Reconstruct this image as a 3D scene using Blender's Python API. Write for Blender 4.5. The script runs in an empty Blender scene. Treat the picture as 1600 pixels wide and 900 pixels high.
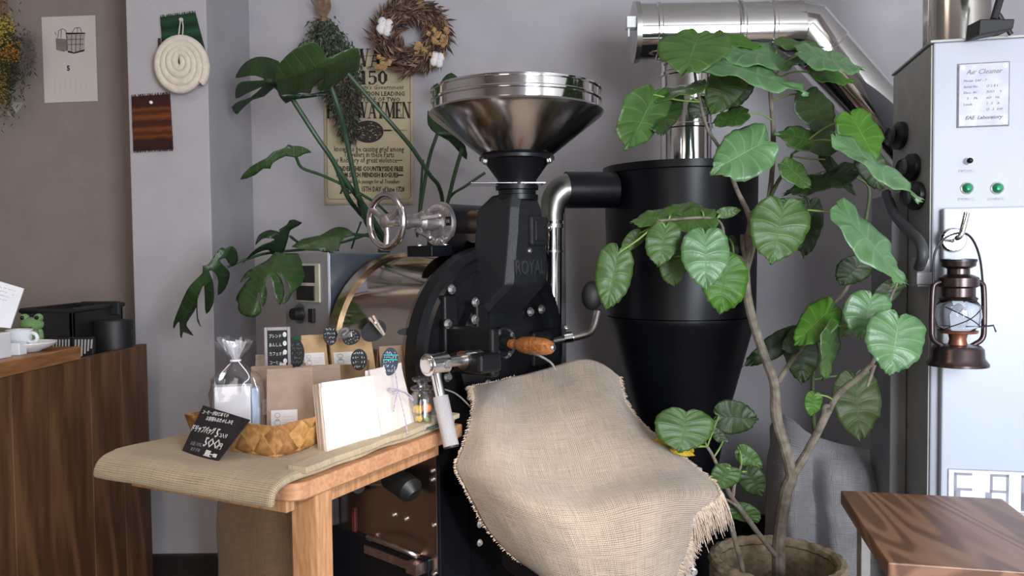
import bpy, bmesh, math, random
from mathutils import Vector as V, Matrix, noise
random.seed(7)
R = math.radians
# ---------------------------------------------------------------- camera, light, exposure
F = 1250.0; CAMZ = 1.12; PITCH = R(2.2); ROLL = R(0.6)
sc = bpy.context.scene; COL = sc.collection
_f = V((0, math.cos(PITCH), -math.sin(PITCH))); _r0 = V((1, 0, 0)); _u0 = V((0, math.sin(PITCH), math.cos(PITCH)))
_u = _u0*math.cos(ROLL) + _r0*math.sin(ROLL); _r = _r0*math.cos(ROLL) - _u0*math.sin(ROLL)
cam = bpy.data.objects.new('camera', bpy.data.cameras.new('camera')); COL.objects.link(cam)
M = Matrix((( _r.x, _u.x, -_f.x, 0), (_r.y, _u.y, -_f.y, 0), (_r.z, _u.z, -_f.z, CAMZ), (0, 0, 0, 1)))
cam.matrix_world = M; cam.data.sensor_width = 36; cam.data.lens = 36*F/1600; cam.data.clip_start = 0.05
sc.camera = cam
sc.view_settings.view_transform = 'Standard'; sc.view_settings.look = 'None'
sc.view_settings.exposure = 0.0; sc.view_settings.gamma = 1.0; sc.view_settings.use_curve_mapping = False
w = bpy.data.worlds.new('daylight'); sc.world = w; w.use_nodes = True
w.node_tree.nodes['Background'].inputs[0].default_value = (0.62, 0.74, 0.95, 1)
w.node_tree.nodes['Background'].inputs[1].default_value = 1.0

def area(name, loc, aim, sx, sy, power, col):
    l = bpy.data.lights.new(name, 'AREA'); l.shape = 'RECTANGLE'; l.size = sx; l.size_y = sy; l.energy = power; l.color = col
    o = bpy.data.objects.new(name, l); COL.objects.link(o); o.location = loc
    o.rotation_euler = (V(aim)-V(loc)).to_track_quat('-Z', 'Y').to_euler(); return o
# window daylight inferred behind the camera, given off by added panels inside wall_rear
area('window_fill_light', (1.5, -1.28, 1.35), (2.6, 3, 1.25), 1.5, 1.6, 172, (0.86, 0.92, 1.0))
area('window_fill_light', (-0.95, -1.28, 1.25), (-0.9, 3, 1.05), 0.8, 1.5, 14, (1.0, 0.94, 0.88))  # warm left fill, added; the wall has no window there
# low sun; the opening in wall_rear is shaped to crop its patch
_s = bpy.data.lights.new('sun', 'SUN'); _s.energy = 2.3; _s.angle = R(2.5); _s.color = (1.0, .93, .84)
_so = bpy.data.objects.new('sun', _s); COL.objects.link(_so); _so.location = (1.5, -4, 3); _so.rotation_euler = V((-.24, 1, -.41)).to_track_quat('-Z', 'Y').to_euler()
# dim warm fill added overhead on the left, no lamp fixture
area('overhead_fill_light', (-0.9, 1.0, 2.5), (-0.9, 1.0, 0), 0.5, 0.5, 8, (1.0, 0.80, 0.62))

# ---------------------------------------------------------------- pixel helpers (points of the real place read off the photo)
def ray(px, py): return _f + _r*((px-800)/F) - _u*((py-450)/F)
O = V((0, 0, CAMZ))
def W(px, py, Y): d = ray(px, py); return O + d*(Y/d.y)
def WZ(px, py, z): d = ray(px, py); return O + d*((z-CAMZ)/d.z)
def WPn(px, py, p, n): d = ray(px, py); return O + d*((p-O).dot(n)/d.dot(n))
def frame(o, x, y):
    x = V(x).normalized(); y = V(y); y = (y - x*y.dot(x)).normalized(); z = x.cross(y)
    return Matrix(((x.x, y.x, z.x, o[0]), (x.y, y.y, z.y, o[1]), (x.z, y.z, z.z, o[2]), (0, 0, 0, 1)))

# ---------------------------------------------------------------- materials
MATS = {}
def nodes(name):
    m = bpy.data.materials.new(name); m.use_nodes = True; nt = m.node_tree
    return m, nt, nt.nodes['Principled BSDF']
def N(nt, t, **kw):
    n = nt.nodes.new(t)
    for k, v in kw.items():
        if k in n.inputs: n.inputs[k].default_value = v
        else: setattr(n, k, v)
    return n
def c4(c): return (c[0], c[1], c[2], 1)
def mat(name, col, rough=.5, metal=0, var=.15, scale=30, bump=.0, bscale=None, stretch=None, spec=.5, coord='Object', col2=None, coat=0, alpha=1, trans=0):
    if name in MATS: return MATS[name]
    m, nt, b = nodes(name); L = nt.links.new
    tc = N(nt, 'ShaderNodeTexCoord'); mp = N(nt, 'ShaderNodeMapping')
    if stretch: mp.inputs['Scale'].default_value = stretch
    L(tc.outputs[coord], mp.inputs[0])
    nz = N(nt, 'ShaderNodeTexNoise', Scale=scale, Detail=5.0); L(mp.outputs[0], nz.inputs['Vector'])
    rp = N(nt, 'ShaderNodeValToRGB'); a = 1-var
    c2 = col2 if col2 else tuple(min(1, x*(1+var)) for x in col)
    rp.color_ramp.elements[0].color = c4([x*a for x in col]); rp.color_ramp.elements[0].position = .3
    rp.color_ramp.elements[1].color = c4(c2); rp.color_ramp.elements[1].position = .7
    L(nz.outputs[0], rp.inputs[0]); L(rp.outputs[0], b.inputs['Base Color'])
    b.inputs['Roughness'].default_value = rough; b.inputs['Metallic'].default_value = metal
    b.inputs['Specular IOR Level'].default_value = spec; b.inputs['Coat Weight'].default_value = coat
    b.inputs['Transmission Weight'].default_value = trans; b.inputs['Alpha'].default_value = alpha
    if bump:
        n2 = N(nt, 'ShaderNodeTexNoise', Scale=bscale or scale*3, Detail=6.0); L(mp.outputs[0], n2.inputs['Vector'])
        bp = N(nt, 'ShaderNodeBump', Strength=bump, Distance=.002); L(n2.outputs[0], bp.inputs['Height']); L(bp.outputs[0], b.inputs['Normal'])
    MATS[name] = m; return m
def weave(name, col, spacing=.0026, dark=.45, slub=.25, rough=.9):
    """plain-weave cloth; UVs are in metres"""
    m, nt, b = nodes(name); L = nt.links.new
    uv = N(nt, 'ShaderNodeUVMap'); 
    nz0 = N(nt, 'ShaderNodeTexNoise', Scale=60.0, Detail=2.0); L(uv.outputs[0], nz0.inputs['Vector'])
    sub = N(nt, 'ShaderNodeVectorMath', operation='MULTIPLY_ADD'); L(nz0.outputs['Color'], sub.inputs[0])
    sub.inputs[1].default_value = (.0022, .0022, 0); L(uv.outputs[0], sub.inputs[2])
    sx = N(nt, 'ShaderNodeSeparateXYZ'); L(sub.outputs[0], sx.inputs[0])
    def sn(o):
        a = N(nt, 'ShaderNodeMath', operation='MULTIPLY'); L(o, a.inputs[0]); a.inputs[1].default_value = math.pi/spacing
        s = N(nt, 'ShaderNodeMath', operation='SINE'); L(a.outputs[0], s.inputs[0])
        q = N(nt, 'ShaderNodeMath', operation='ABSOLUTE'); L(s.outputs[0], q.inputs[0]); return q.outputs[0]
    mx = N(nt, 'ShaderNodeMath', operation='MULTIPLY'); L(sn(sx.outputs[0]), mx.inputs[0]); L(sn(sx.outputs[1]), mx.inputs[1])
    # long slubs along both thread directions
    def slubn(sc_):
        mp = N(nt, 'ShaderNodeMapping'); mp.inputs['Scale'].default_value = sc_; L(uv.outputs[0], mp.inputs[0])
        n = N(nt, 'ShaderNodeTexNoise', Scale=1.0, Detail=3.0); L(mp.outputs[0], n.inputs['Vector']); return n.outputs[0]
    ad = N(nt, 'ShaderNodeMath', operation='ADD'); L(slubn((420, 14, 1)), ad.inputs[0]); L(slubn((14, 420, 1)), ad.inputs[1])
    h = N(nt, 'ShaderNodeMath', operation='MULTIPLY_ADD'); L(ad.outputs[0], h.inputs[0]); h.inputs[1].default_value = 1.1*slub*4; L(mx.outputs[0], h.inputs[2])
    rp = N(nt, 'ShaderNodeValToRGB'); e = rp.color_ramp.elements
    e[0].position = .12; e[0].color = c4([x*dark for x in col]); e[1].position = .72; e[1].color = c4(col)
    sc_ = N(nt, 'ShaderNodeMapRange'); L(h.outputs[0], sc_.inputs[0]); sc_.inputs['From Min'].default_value = 4.4*slub*.72; sc_.inputs['From Max'].default_value = 1+4.4*slub*1.15
    L(sc_.outputs[0], rp.inputs[0])
    big = N(nt, 'ShaderNodeTexNoise', Scale=6.0, Detail=3.0); L(uv.outputs[0], big.inputs['Vector'])
    mr = N(nt, 'ShaderNodeMapRange'); mr.inputs['To Min'].default_value = .78; mr.inputs['To Max'].default_value = 1.16; L(big.outputs[0], mr.inputs[0])
    mm = N(nt, 'ShaderNodeMix', data_type='RGBA', blend_type='MULTIPLY'); mm.inputs[0].default_value = 1
    L(rp.outputs[0], mm.inputs[6]); L(mr.outputs[0], mm.inputs[7]); L(mm.outputs[2], b.inputs['Base Color'])
    bp = N(nt, 'ShaderNodeBump', Strength=.7, Distance=.0012); L(h.outputs[0], bp.inputs['Height']); L(bp.outputs[0], b.inputs['Normal'])
    b.inputs['Roughness'].default_value = rough; b.inputs['Sheen Weight'].default_value = .25
    MATS[name] = m; return m
def wood(name, a, b_, scale=6, axis=(1, 8, 8), rough=.45, bump=.15, ring=.6, freq=26):
    m, nt, b = nodes(name); L = nt.links.new
    tc = N(nt, 'ShaderNodeTexCoord'); mp = N(nt, 'ShaderNodeMapping'); mp.inputs['Scale'].default_value = axis; L(tc.outputs['Object'], mp.inputs[0])
    n1 = N(nt, 'ShaderNodeTexNoise', Scale=scale*.35, Detail=2.0, Distortion=.4); L(mp.outputs[0], n1.inputs['Vector'])
    mu = N(nt, 'ShaderNodeMath', operation='MULTIPLY'); L(n1.outputs[0], mu.inputs[0]); mu.inputs[1].default_value = freq
    si = N(nt, 'ShaderNodeMath', operation='SINE'); L(mu.outputs[0], si.inputs[0])
    n2 = N(nt, 'ShaderNodeTexNoise', Scale=scale*2.2, Detail=6.0); L(mp.outputs[0], n2.inputs['Vector'])
    ad = N(nt, 'ShaderNodeMath', operation='MULTIPLY_ADD'); L(si.outputs[0], ad.inputs[0]); ad.inputs[1].default_value = .22*ring; L(n2.outputs[0], ad.inputs[2])
    rp = N(nt, 'ShaderNodeValToRGB'); e = rp.color_ramp.elements; e[0].position = .28; e[1].position = .75
    e[0].color = c4(a); e[1].color = c4(b_); L(ad.outputs[0], rp.inputs[0]); L(rp.outputs[0], b.inputs['Base Color'])
    b.inputs['Roughness'].default_value = rough
    bp = N(nt, 'ShaderNodeBump', Strength=bump, Distance=.001); L(ad.outputs[0], bp.inputs['Height']); L(bp.outputs[0], b.inputs['Normal'])
    MATS[name] = m; return m
def leafmat(name, col, vein, rough=.42, trans=.3, spec=.5, sheen=0):
    m, nt, b = nodes(name); L = nt.links.new
    uv = N(nt, 'ShaderNodeUVMap'); sx = N(nt, 'ShaderNodeSeparateXYZ'); L(uv.outputs[0], sx.inputs[0])
    a = N(nt, 'ShaderNodeMath', operation='MULTIPLY'); L(sx.outputs[0], a.inputs[0]); a.inputs[1].default_value = 8
    fr = N(nt, 'ShaderNodeMath', operation='PINGPONG'); L(a.outputs[0], fr.inputs[0]); fr.inputs[1].default_value = .5
    lt = N(nt, 'ShaderNodeMapRange'); L(fr.outputs[0], lt.inputs[0]); lt.inputs['From Min'].default_value = .0; lt.inputs['From Max'].default_value = .09; lt.inputs['To Min'].default_value = .65; lt.inputs['To Max'].default_value = 0
    mr = N(nt, 'ShaderNodeMapRange'); L(sx.outputs[1], mr.inputs[0]); mr.inputs['From Max'].default_value = .035; mr.inputs['To Min'].default_value = 1; mr.inputs['To Max'].default_value = 0
    mxx = N(nt, 'ShaderNodeMath', operation='MAXIMUM'); L(lt.outputs[0], mxx.inputs[0]); L(mr.outputs[0], mxx.inputs[1])
    tc = N(nt, 'ShaderNodeTexCoord'); nz = N(nt, 'ShaderNodeTexNoise', Scale=22.0, Detail=4.0); L(tc.outputs['Object'], nz.inputs['Vector'])
    rp = N(nt, 'ShaderNodeValToRGB'); rp.color_ramp.elements[0].position = .3; rp.color_ramp.elements[1].position = .72
    rp.color_ramp.elements[0].color = c4([x*.72 for x in col]); rp.color_ramp.elements[1].color = c4([x*1.2 for x in col]); L(nz.outputs[0], rp.inputs[0])
    mi = N(nt, 'ShaderNodeMix', data_type='RGBA'); L(mxx.outputs[0], mi.inputs[0]); L(rp.outputs[0], mi.inputs[6]); mi.inputs[7].default_value = c4(vein)
    L(mi.outputs[2], b.inputs['Base Color']); b.inputs['Roughness'].default_value = rough; b.inputs['Specular IOR Level'].default_value = spec
    n3 = N(nt, 'ShaderNodeTexVoronoi', Scale=160.0); L(tc.outputs['Object'], n3.inputs['Vector'])
    bp = N(nt, 'ShaderNodeBump', Strength=.18, Distance=.0015); L(n3.outputs[0], bp.inputs['Height'])
    bp2 = N(nt, 'ShaderNodeBump', Strength=.5, Distance=.0012, invert=True); L(mxx.outputs[0], bp2.inputs['Height']); L(bp.outputs[0], bp2.inputs['Normal']); L(bp2.outputs[0], b.inputs['Normal'])
    tr = N(nt, 'ShaderNodeBsdfTranslucent'); tr.inputs[0].default_value = c4((col[0]*1.6, col[1]*1.7, col[2]*.7))
    ms = N(nt, 'ShaderNodeMixShader'); ms.inputs[0].default_value = trans
    out = nt.nodes['Material Output']; L(b.outputs[0], ms.inputs[1]); L(tr.outputs[0], ms.inputs[2]); L(ms.outputs[0], out.inputs[0])
    MATS[name] = m; return m
def glassy(name, col=(.95, .97, 1), rough=.03, ior=1.45):
    m, nt, b = nodes(name)
    b.inputs['Base Color'].default_value = c4(col); b.inputs['Roughness'].default_value = rough; b.inputs['Transmission Weight'].default_value = 1; b.inputs['IOR'].default_value = ior
    MATS[name] = m; return m
def film(name, a=.75):
    m, nt, b = nodes(name); L = nt.links.new
    tr = N(nt, 'ShaderNodeBsdfTransparent'); gl = N(nt, 'ShaderNodeBsdfGlossy'); gl.inputs['Roughness'].default_value = .12; gl.inputs[0].default_value = (.95, .97, 1, 1)
    ms = N(nt, 'ShaderNodeMixShader'); lw = N(nt, 'ShaderNodeLayerWeight', Blend=.45)
    mr = N(nt, 'ShaderNodeMapRange'); L(lw.outputs['Facing'], mr.inputs[0]); mr.inputs['To Min'].default_value = 1-a; mr.inputs['To Max'].default_value = .42
    L(mr.outputs[0], ms.inputs[0]); L(tr.outputs[0], ms.inputs[1]); L(gl.outputs[0], ms.inputs[2]); L(ms.outputs[0], nt.nodes['Material Output'].inputs[0])
    MATS[name] = m; return m

# ---------------------------------------------------------------- mesh builder
class MB:
    def __init__(s): s.b = bmesh.new(); s.uv = None
    def prim(s, verts, faces, mt=None):
        vs = [s.b.verts.new(mt @ V(v) if mt else V(v)) for v in verts]
        for f in faces:
            try: s.b.faces.new([vs[i] for i in f])
            except ValueError: pass
        return s
    def box(s, a, b, mt=None):
        x0, y0, z0 = a; x1, y1, z1 = b
        v = [(x0, y0, z0), (x1, y0, z0), (x1, y1, z0), (x0, y1, z0), (x0, y0, z1), (x1, y0, z1), (x1, y1, z1), (x0, y1, z1)]
        return s.prim(v, [(0, 3, 2, 1), (4, 5, 6, 7), (0, 1, 5, 4), (1, 2, 6, 5), (2, 3, 7, 6), (3, 0, 4, 7)], mt)
    def tube(s, pts, r, n=10, caps=True, closed=False):
        pts = [V(p) for p in pts]; m = len(pts)
        if not hasattr(r, '__len__'): r = [r]*m
        rings = []; up = None
        for i, p in enumerate(pts):
            if closed: t = (pts[(i+1) % m]-pts[i-1]).normalized()
            else: t = (pts[min(i+1, m-1)]-pts[max(i-1, 0)]).normalized()
            if up is None: up = t.orthogonal().normalized()
            up = (up - t*up.dot(t)); up = up.normalized() if up.length > 1e-6 else t.orthogonal().normalized()
            sd = t.cross(up)
            rings.append([s.b.verts.new(p + (up*math.cos(2*math.pi*k/n)+sd*math.sin(2*math.pi*k/n))*r[i]) for k in range(n)])
        for i in range(m if closed else m-1):
            A, B = rings[i], rings[(i+1) % m]
            for k in range(n): s.b.faces.new((A[k], A[(k+1) % n], B[(k+1) % n], B[k]))
        if caps and not closed:
            s.b.faces.new(rings[0][::-1]); s.b.faces.new(rings[-1])
        return s
    def lathe(s, prof, mt=None, n=32, caps=False, arc=1.0):
        rings = []
        for (r, z) in prof:
            rings.append([s.b.verts.new((mt or Matrix()) @ V((r*math.cos(2*math.pi*k/n), r*math.sin(2*math.pi*k/n), z))) for k in range(n)])
        for i in range(len(prof)-1):
            for k in range(n):
                s.b.faces.new((rings[i][k], rings[i][(k+1) % n], rings[i+1][(k+1) % n], rings[i+1][k]))
        if caps: s.b.faces.new(rings[0][::-1]); s.b.faces.new(rings[-1])
        return s
    def prism(s, poly, d0, d1, mt=None):
        n = len(poly)
        v = [(x, y, d0) for x, y in poly] + [(x, y, d1) for x, y in poly]
        s.prim(v, [tuple(range(n))[::-1], tuple(range(n, 2*n))] + [(i, (i+1) % n, (i+1) % n+n, i+n) for i in range(n)], mt)
        return s
    def ball(s, c, r, sub=2, sc_=(1, 1, 1), mt=None):
        mm = Matrix.Translation(V(c)) @ (mt or Matrix()) @ Matrix.Diagonal((r*sc_[0], r*sc_[1], r*sc_[2], 1))
        bmesh.ops.create_icosphere(s.b, subdivisions=sub, radius=1, matrix=mm); return s
    def grid(s, P, uv=None):
        """P: rows of points; uv(i,j)->(u,v)"""
        vs = [[s.b.verts.new(p) for p in row] for row in P]
        lay = s.b.loops.layers.uv.verify() if uv else None
        for i in range(len(P)-1):
            for j in range(len(P[0])-1):
                try: f = s.b.faces.new((vs[i][j], vs[i][j+1], vs[i+1][j+1], vs[i+1][j]))
                except ValueError: continue
                if uv:
                    for l, (a, c) in zip(f.loops, ((i, j), (i, j+1), (i+1, j+1), (i+1, j))): l[lay].uv = uv(a, c)
        return s
def wloc(o):
    p = V((0, 0, 0))
    while o: p = p + o.location; o = o.parent
    return p
def put(name, m, material, parent=None, smooth=True, bevel=0, bseg=2, solid=0, sub=0, origin=None, weld=0, sharp=35, kind=None, label=None):
    bm = m.b
    if weld: bmesh.ops.remove_doubles(bm, verts=bm.verts, dist=weld)
    if solid or weld is not None: bmesh.ops.recalc_face_normals(bm, faces=bm.faces) if not solid else None
    lo = V([min(v.co[i] for v in bm.verts) for i in range(3)]); hi = V([max(v.co[i] for v in bm.verts) for i in range(3)])
    c = V(origin) if origin is not None else (V(((lo.x+hi.x)/2, (lo.y+hi.y)/2, lo.z)) if parent is None else (lo+hi)/2)
    bmesh.ops.translate(bm, vec=-c, verts=bm.verts)
    me = bpy.data.meshes.new(name); bm.to_mesh(me); bm.free()
    if smooth:
        for p in me.polygons: p.use_smooth = True
        if sharp and not sub: me.set_sharp_from_angle(angle=R(sharp))
    me.materials.append(material)
    o = bpy.data.objects.new(name, me); COL.objects.link(o)
    if parent: o.parent = parent; o.location = c - wloc(parent)
    else: o.location = c
    if bevel:
        md = o.modifiers.new('bevel', 'BEVEL'); md.width = bevel; md.segments = bseg; md.limit_method = 'ANGLE'; md.angle_limit = R(40); md.harden_normals = False
    if solid:
        md = o.modifiers.new('solid', 'SOLIDIFY'); md.thickness = solid; md.offset = 0
    if sub:
        md = o.modifiers.new('sub', 'SUBSURF'); md.levels = sub; md.render_levels = sub
    if kind: o['kind'] = kind
    if label: o['label'] = label
    return o
def thing(name, label, cat, loc, group=None):
    o = bpy.data.objects.new(name, None); COL.objects.link(o); o.location = loc; o.empty_display_size = .05
    tag(o, label, cat, group); return o
def tag(o, label, cat, group=None):
    o['label'] = label; o['category'] = cat
    if group: o['group'] = group
    return o
def struct(o): o['kind'] = 'structure'; return o
def catmull(pts, n):
    out = []; m = len(pts)
    for i in range(m-1):
        p0 = pts[max(i-1, 0)]; p1 = pts[i]; p2 = pts[i+1]; p3 = pts[min(i+2, m-1)]
        if i == 0: p0 = p1*2-p2
        if i == m-2: p3 = p2*2-p1
        for k in range(n):
            t = k/n
            out.append(.5*((2*p1)+(p2-p0)*t+(2*p0-5*p1+4*p2-p3)*t*t+(3*p1-p0-3*p2+p3)*t**3))
    out.append(pts[-1].copy()); return out
def catgrid(rows, nu, nv):
    a = [catmull(r, nu) for r in rows]
    cols = [catmull([a[i][j] for i in range(len(a))], nv) for j in range(len(a[0]))]
    return [[cols[j][i] for j in range(len(cols))] for i in range(len(cols[0]))]
def uvm(P, s=1.0):
    """metric uv by arc length along the middle row / column"""
    n = len(P); m = len(P[0]); us = [0]; vs = [0]
    for j in range(1, m): us.append(us[-1]+(P[n//2][j]-P[n//2][j-1]).length)
    for i in range(1, n): vs.append(vs[-1]+(P[i][m//2]-P[i-1][m//2]).length)
    return lambda i, j: (us[j]*s, vs[i]*s)
def smoothpts(P, n=6): return catmull([V(p) for p in P], n)
def text(name, body, size, mt, material, parent, ext=.0003, bold=0.0, ax='CENTER', xs=1.0, shear=0, res=2, label=None):
    cu = bpy.data.curves.new(name, 'FONT'); cu.body = body.replace('0', 'O'); cu.size = size; cu.extrude = ext; cu.offset = bold; cu.align_x = ax; cu.align_y = 'CENTER'; cu.resolution_u = res; cu.shear = shear
    o = bpy.data.objects.new(name, cu); COL.objects.link(o); bpy.context.view_layer.update()
    me = bpy.data.meshes.new_from_object(o.evaluated_get(bpy.context.evaluated_depsgraph_get()))
    bpy.data.objects.remove(o); bpy.data.curves.remove(cu)
    me.transform(mt @ Matrix.Diagonal((xs, 1, 1, 1))); me.transform(Matrix.Translation(-mt.translation)); me.materials.clear(); me.materials.append(material)
    r = bpy.data.objects.new(name, me); COL.objects.link(r); r.parent = parent; r.location = mt.translation - wloc(parent)
    if label: r['label'] = label
    return r
def strokes(m, glyphs, mt, z=.0004):
    """glyph strokes as flat bars: (x0,y0,x1,y1,w)"""
    for (x0, y0, x1, y1, wd) in glyphs:
        d = V((x1-x0, y1-y0, 0)); L_ = d.length
        if L_ < 1e-9: continue
        p = V((-d.y, d.x, 0))/L_*wd/2
        a = V((x0, y0, 0)); b = V((x1, y1, 0))
        q = [a-p, b-p, b+p, a+p]
        m.prim([(v.x, v.y, .00005) for v in q]+[(v.x, v.y, z) for v in q], [(3, 2, 1, 0), (4, 5, 6, 7), (0, 1, 5, 4), (1, 2, 6, 5), (2, 3, 7, 6), (3, 0, 4, 7)], mt)
def scribble(m, mt, x0, x1, y, h, n, wd, z=.0004, seed=0):
    rr = random.Random(seed); x = x0; st = (x1-x0)/n
    for k in range(n):
        xa = x0+k*st
        if rr.random() < .12: continue
        for q in range(rr.choice((2, 3))):
            ax = xa+rr.random()*st*.7; bx = xa+rr.random()*st*.7; ay = y+(rr.random()-.5)*h; by = y+(rr.random()-.5)*h
            strokes(m, [(ax, ay, bx, by, wd)], mt, z)

# common materials
CHROME = mat('polished_steel', (.80, .78, .77), .10, 1, .04, 8, .02, 3)
STEEL = mat('brushed_steel', (.62, .61, .60), .28, 1, .08, 20)
COPPERY = mat('warm_reflective_steel', (.50, .38, .33), .22, 1, .08, 6)
BRASS = mat('brass_band', (.62, .47, .30), .22, 1, .1, 20)
CAST = mat('cast_aluminium', (.52, .48, .48), .38, .9, .2, 60, .3, 200)
BLACK = mat('black_enamel', (.004, .0045, .006), .40, 0, .3, 40, .25, 160)
BLACKS = mat('satin_black_sheet', (.004, .0045, .007), .36, 0, .2, 12, spec=.35)
RUBBER = mat('black_plastic', (.012, .012, .013), .5, 0, .2, 40)
WHITEP = mat('white_gloss', (.82, .83, .85), .25, 0, .03, 20)
SUNLIT_KRAFT = mat('sunlit_kraft_paper', (.80, .72, .66), .8, 0, .06, 25, .2, 60)  # pale kraft whitened to carry the direct sun's overexposure
KRAFT = mat('kraft_paper', (.38, .25, .14), .8, 0, .12, 30, .25, 80)
KRAFTP = mat('pinkish_kraft_paper', (.36, .255, .19), .8, 0, .1, 30, .25, 80)
LABEL = mat('label_paper', (.72, .68, .66), .7, 0, .05, 40)
INK = mat('dark_ink', (.03, .025, .02), .8, 0, .2, 100)
GREYINK = mat('grey_ink', (.22, .21, .22), .8, 0, .2, 100)
CHALK = mat('white_chalk', (.75, .75, .74), .9, 0, .2, 200)
BOARD = mat('blackboard', (.016, .016, .017), .75, 0, .4, 30, .1)
BURLAP = weave('burlap_weave', (.58, .465, .365), .0040, .30, .2)
BURLAPT = weave('burlap_weave_olive', (.58, .45, .27), .0034, .38, .2)
GREYCLOTH = weave('grey_linen', (.36, .345, .36), .005, .45, .3)
TWINE = mat('jute_twine', (.36, .25, .15), .9, 0, .25, 200)
# ================================================================ SETTING
WALL = mat('grey_plaster_paper', (.43, .41, .43), .92, 0, .05, 9, .35, 420)
WALLD = mat('taupe_plaster_paper', (.29, .24, .21), .92, 0, .05, 9, .35, 420)
WHITEW = mat('pale_room_paint', (.55, .53, .52), .9, 0, .05, 5)
FLOORM = wood('dark_floor_boards', (.05, .03, .02), (.13, .08, .05), 5, (8, 1, 8), .5)
YB = 3.05; YL = 2.90; YC = 2.62; XC = -.98; XCL = -1.24
def sbox(name, a, b, m, bev=0): return struct(put(name, MB().box(a, b), m, smooth=False, bevel=bev))
sbox('floor', (-3, -1.5, -.05), (2.4, 3.2, 0), FLOORM)
sbox('ceiling', (-3.1, -2.6, 2.6), (2.5, 3.2, 2.65), WHITEW)
sbox('wall_back', (XC-.02, YB, 0), (2.4, YB+.15, 2.6), WALL)
sbox('wall_left_alcove', (-3, YL, 0), (XCL+.02, YL+.15, 2.6), WALLD)
sbox('wall_pillar', (XCL, YC, 0), (XC, YB+.1, 2.6), WALL, .004)
sbox('wall_left', (-3.1, -1.5, 0), (-3, 3.05, 2.6), WHITEW)
sbox('wall_right', (2.4, -1.5, 0), (2.5, 3.2, 2.6), WHITEW)
mb = MB()   # unseen rear wall; its narrow opening is sized to shape the sun beam
for a, b in (((-3, 0), (.3, 2.6)), ((1.06, 0), (2.4, 2.6)), ((.3, 0), (1.06, .35)), ((.3, 2.15), (1.06, 2.6))):
    mb.box((a[0], -1.5, a[1]), (b[0], -1.4, b[1]))
struct(put('wall_rear', mb, WHITEW, smooth=False))
BASEB = mat('dark_baseboard_paint', (.018, .014, .013), .5, 0, .2, 20)
mb = MB().box((XCL-.01, YC-.015, 0), (XC+.015, YC, .15)).box((XC, YC-.015, 0), (XC+.015, YB, .15))
struct(put('baseboard_pillar', mb, BASEB, smooth=False, bevel=.003))
struct(put('baseboard_back', MB().box((XC+.015, YB-.015, 0), (2.4, YB, .12)), BASEB, smooth=False, bevel=.003))

# ================================================================ ROASTER FRAME
RC = V((-.053, 2.2, .86)); _a = R(47.8); RN = V((math.sin(_a), -math.cos(_a), 0)); RU = V((math.cos(_a), math.sin(_a), 0)); RZ = V((0, 0, 1))
def RF(u, n, z=0): return V((RC.x, RC.y, 0)) + RU*u + RN*n + RZ*z
RMT = Matrix(((RU.x, -RN.x, 0, RC.x), (RU.y, -RN.y, 0, RC.y), (0, 0, 1, 0), (0, 0, 0, 1)))  # local x=u, y=-n, z
def RPX(px, py, n): return WPn(px, py, RF(0, n), RN)
def axis_mt(p, d):  # local z along d
    d = V(d).normalized(); x = d.orthogonal().normalized(); y = d.cross(x)
    return Matrix(((x.x, y.x, d.x, p[0]), (x.y, y.y, d.y, p[1]), (x.z, y.z, d.z, p[2]), (0, 0, 0, 1)))
def disc_mt(p, nrm, up=RZ):  # local x right, y up, z out
    n_ = V(nrm).normalized(); x = V(up).cross(n_).normalized(); y = n_.cross(x)
    return Matrix(((x.x, y.x, n_.x, p[0]), (x.y, y.y, n_.y, p[1]), (x.z, y.z, n_.z, p[2]), (0, 0, 0, 1)))
def bolt(p, d, r, parent, m=None, name='bolt'):
    mb = MB(); mt = axis_mt(p, d)
    mb.lathe([(0, r*.25), (r*1.35, r*.25), (r*1.35, 0)], mt, 14); mb.lathe([(0, r*1.1), (r*.8, r*1.1), (r*.95, r*.95), (r*.95, .2*r)], mt, 6)
    return put(name, mb, m or STEEL, parent, smooth=True, sharp=30)
ro = thing('coffee_roaster', 'black and steel drum coffee roaster with a big shiny funnel hopper, behind the wooden table', 'coffee roaster', RF(0, -.2, 0))
zc = RC.z
# drum
put('drum_cover', MB().lathe([(.268, .035), (.268, .36)], axis_mt(RF(0, 0, zc), -RN), 96), mat('drum_mirror_steel', (.66, .57, .50), .10, 1, .05, 3, .02, 2), ro, label='mirror polished drum cover')
put('drum_band', MB().lathe([(.268, .35), (.277, .35), (.277, .39), (.25, .39)], axis_mt(RF(0, 0, zc), -RN), 96), BRASS, ro, label='brass coloured rear band')
put('drum_band', MB().lathe([(.268, .015), (.277, .015), (.277, .06), (.268, .06)], axis_mt(RF(0, 0, zc), -RN), 96), mat('warm_band', (.45, .38, .33), .25, 1, .1, 20), ro, label='steel front band')
# front plate (dished black casting)
fm = axis_mt(RF(0, 0, zc), RN)
put('front_plate', MB().lathe([(.0, .012), (.235, .012), (.24, .02), (.262, .022), (.268, .012), (.292, .01), (.292, -.03), (.25, -.03)], fm, 96), BLACK, ro)
put('front_door', MB().lathe([(0, .045), (.16, .045), (.175, .038), (.178, .012)], axis_mt(RF(.01, 0, zc+.0), RN), 64), BLACK, ro)
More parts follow.
